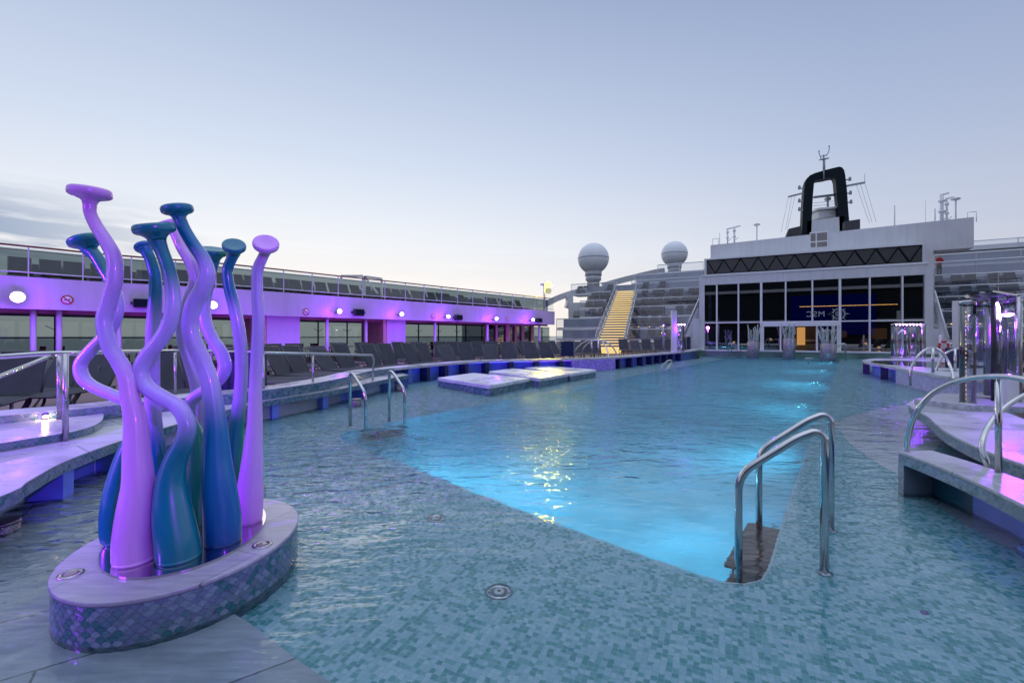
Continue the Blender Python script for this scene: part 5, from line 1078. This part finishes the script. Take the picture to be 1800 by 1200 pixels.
# life buoy
c = S(1659, 608, 20); rt = empty('life_buoy', c); tag(rt, 'red life buoy hanging by the right stair', 'life buoy'); Mx = Matrix.Translation(c) @ Vector((-.55,-.8,0)).to_track_quat('Z','Y').to_matrix().to_4x4()
m_ = MB(); m_.tube([Mx @ Vector((.15*math.cos(2*math.pi*i/24), .19*math.sin(2*math.pi*i/24), 0)) for i in range(25)], .05, 10, caps=False); m_.build('ring', M['red'], rt)
m_ = MB()
for k in range(4):
    a0 = math.pi/4 + k*math.pi/2; m_.tube([Mx @ Vector((.15*math.cos(a), .19*math.sin(a), 0)) for a in (a0-.12, a0, a0+.12)], .054, 10)
m_.build('white_band', M['white2'], rt); MB().box((c.x, c.y+.15, .75), (.08,.08,1.4)).build('stand', M['white2'], rt)

# ---------------- cast coral fountains at the far end ----------------
def fountain(px, ytop, Y, r_, ycy, seed, label):
    rnd = random.Random(seed); c = S(px, 600, Y); zc = CH - (ycy-HZ)*Y/F; zt = CH - (ytop-HZ)*Y/F
    rt = empty('coral_fountain', (c.x, c.y, ZS)); tag(rt, label, 'fountain', 'cast coral fountains')
    m_ = MB().lathe([(r_, ZS), (r_, zc-.03), (r_*.94, zc), (.001, zc)], (c.x,c.y,0), 26); m_.build('drum', mat('fountain_drum_%d' % px, (.34,.30,.33), .35, .3, var=.25, vscale=8), rt)
    m_ = MB()
    for i in range(8):
        a = 2*math.pi*i/8 + rnd.random()*.5; hh = (zt-zc)*rnd.uniform(.45, 1.0) if i % 3 else (zt-zc); rr = r_*.62; p = Vector((c.x+rr*math.cos(a), c.y+rr*math.sin(a)*.8, zc-.05))
        P = [p]; lean = rnd.uniform(.0, .32)
        for j in range(1, 6): P.append(p + Vector((math.cos(a)*lean*j/5*hh + rnd.uniform(-.03,.03), math.sin(a)*lean*j/5*hh, hh*j/5)))
        m_.tube([Vector(q) for q in cr([tuple(q) for q in P], 3)], [r_*.17*(1-.8*k/15) + .014 for k in range(16)], 8)
        q = P[2]; m_.tube([q, q + Vector((rnd.uniform(-.22,.22), 0, .22)), q + Vector((rnd.uniform(-.25,.25), 0, .42))], [r_*.11, r_*.08, .015], 7)
    m_.build('coral', M['coral_cast'], rt, smooth=True)
    MB().tube([(c.x, c.y-r_-.01, ZS), (c.x, c.y-r_-.01, zc-.05)], .02, 6).build('jet_pipe', M['steel2'], rt)
fountain(1324, 569, 28.6, .34, 600.5, 1, 'left one of the three branching coral fountains before the glass front')
fountain(1387, 567, 27.2, .32, 595, 3, 'middle one of the three branching coral fountains, before the doors')
fountain(1455.5, 570, 25.8, .38, 604, 5, 'right one of the three branching coral fountains before the glass front')

# ---------------- yellow floodlight pole at the end of the upper deck ----------------
pY = 36.5; c = S(957, 500, pY); rt = empty('yellow_floodlight_pole', (c.x, c.y, ZT)); tag(rt, 'pole with a glowing yellow floodlight and a second lamp, end of the upper deck', 'floodlight')
MB().tube([(c.x,c.y,ZT),(c.x,c.y,CH+92*pY/F)], .09, 10).bar(S(950,500,pY), S(958,500,pY), .12, .14).build('pole', M['white2'], rt)
for x, y, m__ in ((964, 500.5, M['yellow_lens']), (964, 511, M['cool_lens'])):
    h = S(x, y, pY); d = (Vector((.2, 11.5, .2)) - h).normalized(); Mx = Matrix.Translation(h) @ d.to_track_quat('Z','Y').to_matrix().to_4x4()
    MB().lathe([(.10,-.32),(.20,-.12),(.235,.02),(.21,.02)], M=Mx).build('lamp_head', M['dark'], rt); MB().lathe([(.205,.0),(.25,.03),(.001,.10)], M=Mx).build('lens', m__, bpy.data.objects[last_name[0]]); MB().bar((c.x,c.y,h.z), h, .08, .08).build('bracket', M['dark'], rt)
h = S(964, 500.5, pY) + Vector((0,-.5,-.1)); lamp('SPOT', 'beam', h, 1300, (1,.80,.10), rt, .12, aim=(.4, 13.5, 0), spot=9, blend=.5)
# gate frames on the upper deck
for k_, (pp, lb) in enumerate(((((600,485),(638,485),(638,512)), 'pale metal gate frame on the upper deck, left one of two'), (((641,486),(671,490),(671,517)), 'pale metal gate frame on the upper deck, right one of two'))):
    Y = 27; P = [S(x, y, Y) for x, y in pp]; rt = MB()
    for a, b in zip(P, P[1:]): rt.bar(a, b, .1, .12)
    rt.bar(P[0], (P[0].x, P[0].y, ZT), .1, .1).bar(P[-1], (P[-1].x, P[-1].y, ZT), .1, .1)
    if k_ == 1: rt.bar(P[0], S(664, 516, Y), .1, .1)
    tag(rt.build('gate_frame', M['white2']), lb, 'gate', 'gate frames on the upper deck')

# ---------------- sun loungers ----------------
def make_lounger(rec=62):
    rt = empty('sun_lounger', (0,0,0)); rt['category'] = 'sun lounger'          # head at -x, foot at +x
    th = R(rec); hx, hz = -.15, .36; bx, bz = hx-.80*math.cos(th), hz+.80*math.sin(th)
    lpart(MB().box((.62,0,.36),(1.36,.58,.022)), 'seat', M['sling'], rt)
    lpart(MB().bar((hx,0,hz),(bx,0,bz),.58,.022,up=(1,0,0)), 'backrest', M['sling'], rt)
    m_ = MB()
    for s_ in (-1, 1): m_.tube([(-.35,.31*s_,.345),(1.35,.31*s_,.345)], .022, 6).tube([(hx,.305*s_,hz),(bx,.305*s_,bz)], .018, 6)
    m_.tube([(1.34,-.31,.345),(1.34,.31,.345)], .022, 6).tube([(bx,-.305,bz),(bx,.305,bz)], .018, 6).tube([(-.35,-.31,.345),(-.35,.31,.345)], .02, 6).tube([(-.42,0,.76),(-.32,0,.35)], .014, 5)
    lpart(m_, 'frame', M['frame'], rt)
    for x in (-.2, 1.1):
        for s_ in (-1, 1): lpart(MB().tube(cr([(x-.16,.29*s_,.33),(x-.10,.30*s_,.2),(x+.02,.30*s_,.09),(x+.10,.31*s_,.0)],3), .022, 6), 'leg', M['frame'], rt)
    return rt
proto = make_lounger(); proto2 = make_lounger(48); used = [False, False]
def place_l(x, y, z_, rz, label, group, sc=1.0):
    if not used[0]:
        used[0] = True; proto.location = (x,y,z_); proto.rotation_euler = (0,0,rz); proto['label'] = label; proto['group'] = group; return proto
    if random.random() < .22:
        if not used[1]:
            used[1] = True; proto2.location = (x,y,z_); proto2.rotation_euler = (0,0,rz); proto2['label'] = label; proto2['group'] = group; return proto2
        return copy_thing(proto2, (x,y,z_), rz, label, group, sc)
    return copy_thing(proto, (x,y,z_), rz, label, group, sc)
def row(pts, group, lab, z_, turn=0.0, jitter=.05, pairs=True):
    """pts: (position, heading)"""
    for i, (p, a) in enumerate(pts): place_l(p.x + random.uniform(-jitter, jitter), p.y + random.uniform(-jitter, jitter), z_, a + turn + random.uniform(-.05,.05), lab % ordw(i+1), group)
def along(curve, off, step, px0, px1, pairgap=.25, start=0.0):
    c = resample(offs(curve, off), .05); out, d, k = [], start, 0; acc = 0
    i = 0; nxt = start
    while i < len(c)-2:
        if acc >= nxt:
            p = c[i]; t = (c[i+2]-c[i]).normalized()
            if p.y > 1 and px0 <= 900+F*p.x/p.y <= px1: out.append((p, math.atan2(-t.x, t.y)+math.pi/1 if False else math.atan2(-t.x, t.y)))
            k += 1; nxt += step + (pairgap if k % 2 == 0 else 0)
        acc += .05; i += 1
    return out
# heading: foot end points to the pool, i.e. to the right of the travel direction
row([(p, a) for p, a in along(RIM, 2.15, .74, 255, 985, .34)], 'sun loungers in the row next to the pool rim', 'dark mesh sun lounger, %s from the left in the row nearest the pool rim', .05)
row(along(RIM, 4.9, .76, 330, 985, .30, .3), 'sun loungers in the second row', 'dark mesh sun lounger, %s from the left in the second row from the pool', .05)
# two big ones at the far left edge
for (x, y, Y, lb) in ((22, 690, 7.6, 'large dark sun lounger cut by the left edge of the view behind the railing'), (88, 690, 8.6, 'dark sun lounger behind the double railing post at the left'), (150, 686, 8.7, 'dark sun lounger showing behind the leftmost elbow of the sculpture')):
    p = S(x, y, Y); place_l(p.x, p.y, .05, R(-60 if Y < 8 else -75), lb, 'near left sun loungers')
row(along(FAS, 3.0, .66, 20, 958, .12), 'sun loungers behind the upper glass balustrade', 'dark sun lounger, %s from the left on the upper deck behind the glass', ZT-.02)
row(along(FAS, 5.2, .70, 60, 940, .2, .4), 'sun loungers in the second row of the upper deck', 'dark sun lounger, %s from the left in the second row of the upper deck', ZT-.02)
# loungers seen along the far rim, right of the arched rails, and on the far right deck
row([(S(x, 616, 31), R(-92)) for x in (1098,1119,1138,1161,1180,1201)], 'sun loungers between the terraces and the far rim', 'dark sun lounger, %s from the left at the foot of the terraces', .10, 0, .03)
row([(S(x, 620, 26), R(-92)) for x in (1014,1032,1048)], 'sun loungers behind the arched rails', 'dark sun lounger, %s from the left behind the arched rails', .05, 0, .03)
row([(S(x, 625, 17), R(-150)) for x in (1730,1775,1812)], 'sun loungers on the right deck', 'dark sun lounger, %s from the left on the right deck behind the shower', .10, 0, .03)
# compact loungers of the far terraces
fm = MB(); th = R(58)
fm.box((.40,0,.36),(.90,.60,.03)).bar((-.05,0,.36),(-.05-.72*math.cos(th),0,.36+.72*math.sin(th)),.60,.03,up=(1,0,0)); fm.cur = 1
for x in (-.0,.75):
    for s_ in (-1,1): fm.bar((x,.28*s_,.34),(x+.08,.30*s_,0),.03,.03)
far_l = fm.build('sun_lounger', [M['sling'], M['frame']]); first = True
NM = ('lowest', 'second lowest', 'third', 'fourth', 'fifth', 'sixth')
SIDE = {'L': 'left of the lit stair', 'M': 'right of the lit stair', 'R': 'right of the glass front'}
lay = {0: dict(M=(1112,1139,1160,1180), R=(1688,1722,1756,1790)), 1: dict(M=(1108,1127,1145,1163,1179), R=(1682,1704,1728,1752,1778)), 2: dict(L=(1033,1050), M=(1113,1128,1142,1155,1190,1211), R=(1660,1684,1712,1738,1768,1792)), 3: dict(L=(1027,1036,1048,1063), M=(1127,1140,1153,1169,1182,1199,1212,1226), R=(1648,1670,1708,1741,1776,1794)), 4: dict(L=(1037,1047,1059,1071), M=(1128,1147,1158,1177,1190,1212,1225), R=(1656,1692,1716,1760,1788)), 5: dict(L=(1012,1022,1066), M=(1130,1160), R=())}
for k, dd in lay.items():
    Yk, zk = TIERS[k]
    for sname, xs in dd.items():
        for i, px in enumerate(xs):
            p = tline(Yk, px) + TN*.95; lb = 'small sun lounger, %s from left, on the %s terrace %s' % (ordw(i+1), NM[k], SIDE[sname])
            o = far_l if first else far_l.copy()
            if not first: COL.objects.link(o)
            first = False; o.location = (p.x, p.y, zk+.01); o.rotation_euler = (0,0, math.atan2(-TN.y, -TN.x)+R(180)*0 + random.uniform(-.08,.08)); o['label'] = lb; o['category'] = 'sun lounger'; o['group'] = 'sun loungers on the terraces'

# ---------------- cafe tables and chairs behind the loungers ----------------
ch = MB(); ch.box((0,0,.43),(.46,.46,.05)).bar((-.22,0,.44),(-.30,0,.92),.46,.04,up=(1,0,0))
for x in (-.19,.19):
    for y in (-.19,.19): ch.bar((x,y,.42),(x*1.1,y*1.1,0),.03,.03)
for y in (-.24,.24): ch.bar((-.25,y,.66),(.18,y,.64),.04,.03).bar((.17,y,.64),(.17,y,.43),.03,.03)
chair = ch.build('wicker_chair', M['wicker'])
tb = MB().box((0,0,.72),(.75,.75,.03)); tb.lathe([(.03,.02),(.03,.70)], (0,0,0), 8).lathe([(.24,0),(.24,.02)], (0,0,0), 16); table = tb.build('cafe_table', M['rail_wood'])
cf = ct = True; n_t = 0; n_c = 0
for px in (18, 60, 205, 245, 345, 385, 425, 452, 548, 575, 606, 628, 662, 742, 765, 800, 832, 860, 884):
    p, t = at_px(FAS, px, 3.6 if px < 500 else 3.0); n_ = Vector((-t.y, t.x, 0)); n_t += 1
    o = table if ct else table.copy(); 
    if not ct: COL.objects.link(o)
    ct = False; o.location = (p.x,p.y,.06); o.rotation_euler = (0,0,math.atan2(t.y,t.x)); o['label'] = 'small wooden cafe table, %s from the left under the upper deck' % ordw(n_t); o['category'] = 'table'; o['group'] = 'cafe tables under the upper deck'
    for s_ in (-1, 1):
        n_c += 1; o = chair if cf else chair.copy()
        if not cf: COL.objects.link(o)
        cf = False; q = p + t*s_*.68; o.location = (q.x,q.y,.06); o.rotation_euler = (0,0,math.atan2(-t.y*s_, -t.x*s_)+random.uniform(-.3,.3)); o['label'] = 'dark red wicker chair, %s from the left under the upper deck' % ordw(n_c); o['category'] = 'chair'; o['group'] = 'wicker chairs under the upper deck'
# ---------------- person on the upper right terrace ----------------
def person(loc, rz):
    rt = empty('person', loc, 0); tag(rt, 'person in red jacket and dark trousers at the rail right of the glass front', 'person')
    me = bpy.data.meshes.new('person_body')
    V = [(0,0,.95),(0,0,1.15),(0,-.02,1.38),(0,-.03,1.48),(0,-.05,1.60),(0,-.05,1.68),(.10,0,.90),(.11,-.02,.50),(.11,0,.08),(.12,-.14,.04),(-.10,0,.90),(-.11,-.02,.50),(-.11,0,.08),(-.12,-.14,.04),(.19,-.02,1.40),(.27,-.10,1.14),(.16,-.30,1.08),(.12,-.38,1.08),(-.19,-.02,1.40),(-.27,-.10,1.14),(-.16,-.30,1.08),(-.12,-.38,1.08)]
    E = [(0,1),(1,2),(2,3),(3,4),(4,5),(0,6),(6,7),(7,8),(8,9),(0,10),(10,11),(11,12),(12,13),(2,14),(14,15),(15,16),(16,17),(2,18),(18,19),(19,20),(20,21)]
    Rd = [.15,.14,.15,.06,.095,.07,.10,.07,.05,.035,.10,.07,.05,.035,.075,.055,.045,.035,.075,.055,.045,.035]
    me.from_pydata(V, E, []); o = bpy.data.objects.new('body', me); COL.objects.link(o); o.parent = rt
    sm = o.modifiers.new('skin', 'SKIN'); o.modifiers.new('sub', 'SUBSURF').levels = 1; o.modifiers['sub'].render_levels = 2
    for i, r_ in enumerate(Rd): me.skin_vertices[0].data[i].radius = (r_, r_)
    me.skin_vertices[0].data[0].use_root = True
    pm = bpy.data.materials.new('person_clothes'); pm.use_nodes = True; nt = pm.node_tree; b = nt.nodes['Principled BSDF']; b.inputs['Roughness'].default_value = .8
    tcn = nn(nt, 'ShaderNodeTexCoord'); s3 = nn(nt, 'ShaderNodeSeparateXYZ'); lk(nt, tcn.outputs['Object'], s3.inputs[0])
    c = ramp(nt, mth(nt, 'MULTIPLY', s3.outputs[2], 1/1.8), [(0,(.01,.01,.012)),(.5,(.32,.012,.02)),(.81,(.42,.25,.18)),(.915,(.02,.014,.01))], 'CONSTANT'); lk(nt, c, b.inputs['Base Color']); me.materials.append(pm)
    return rt
pp = tline(46.3, 1653); pr = person((pp.x - TN.x*-.45, pp.y + .35, 5.97), 0)
# the prototype objects must be used
SC.render.film_transparent = False
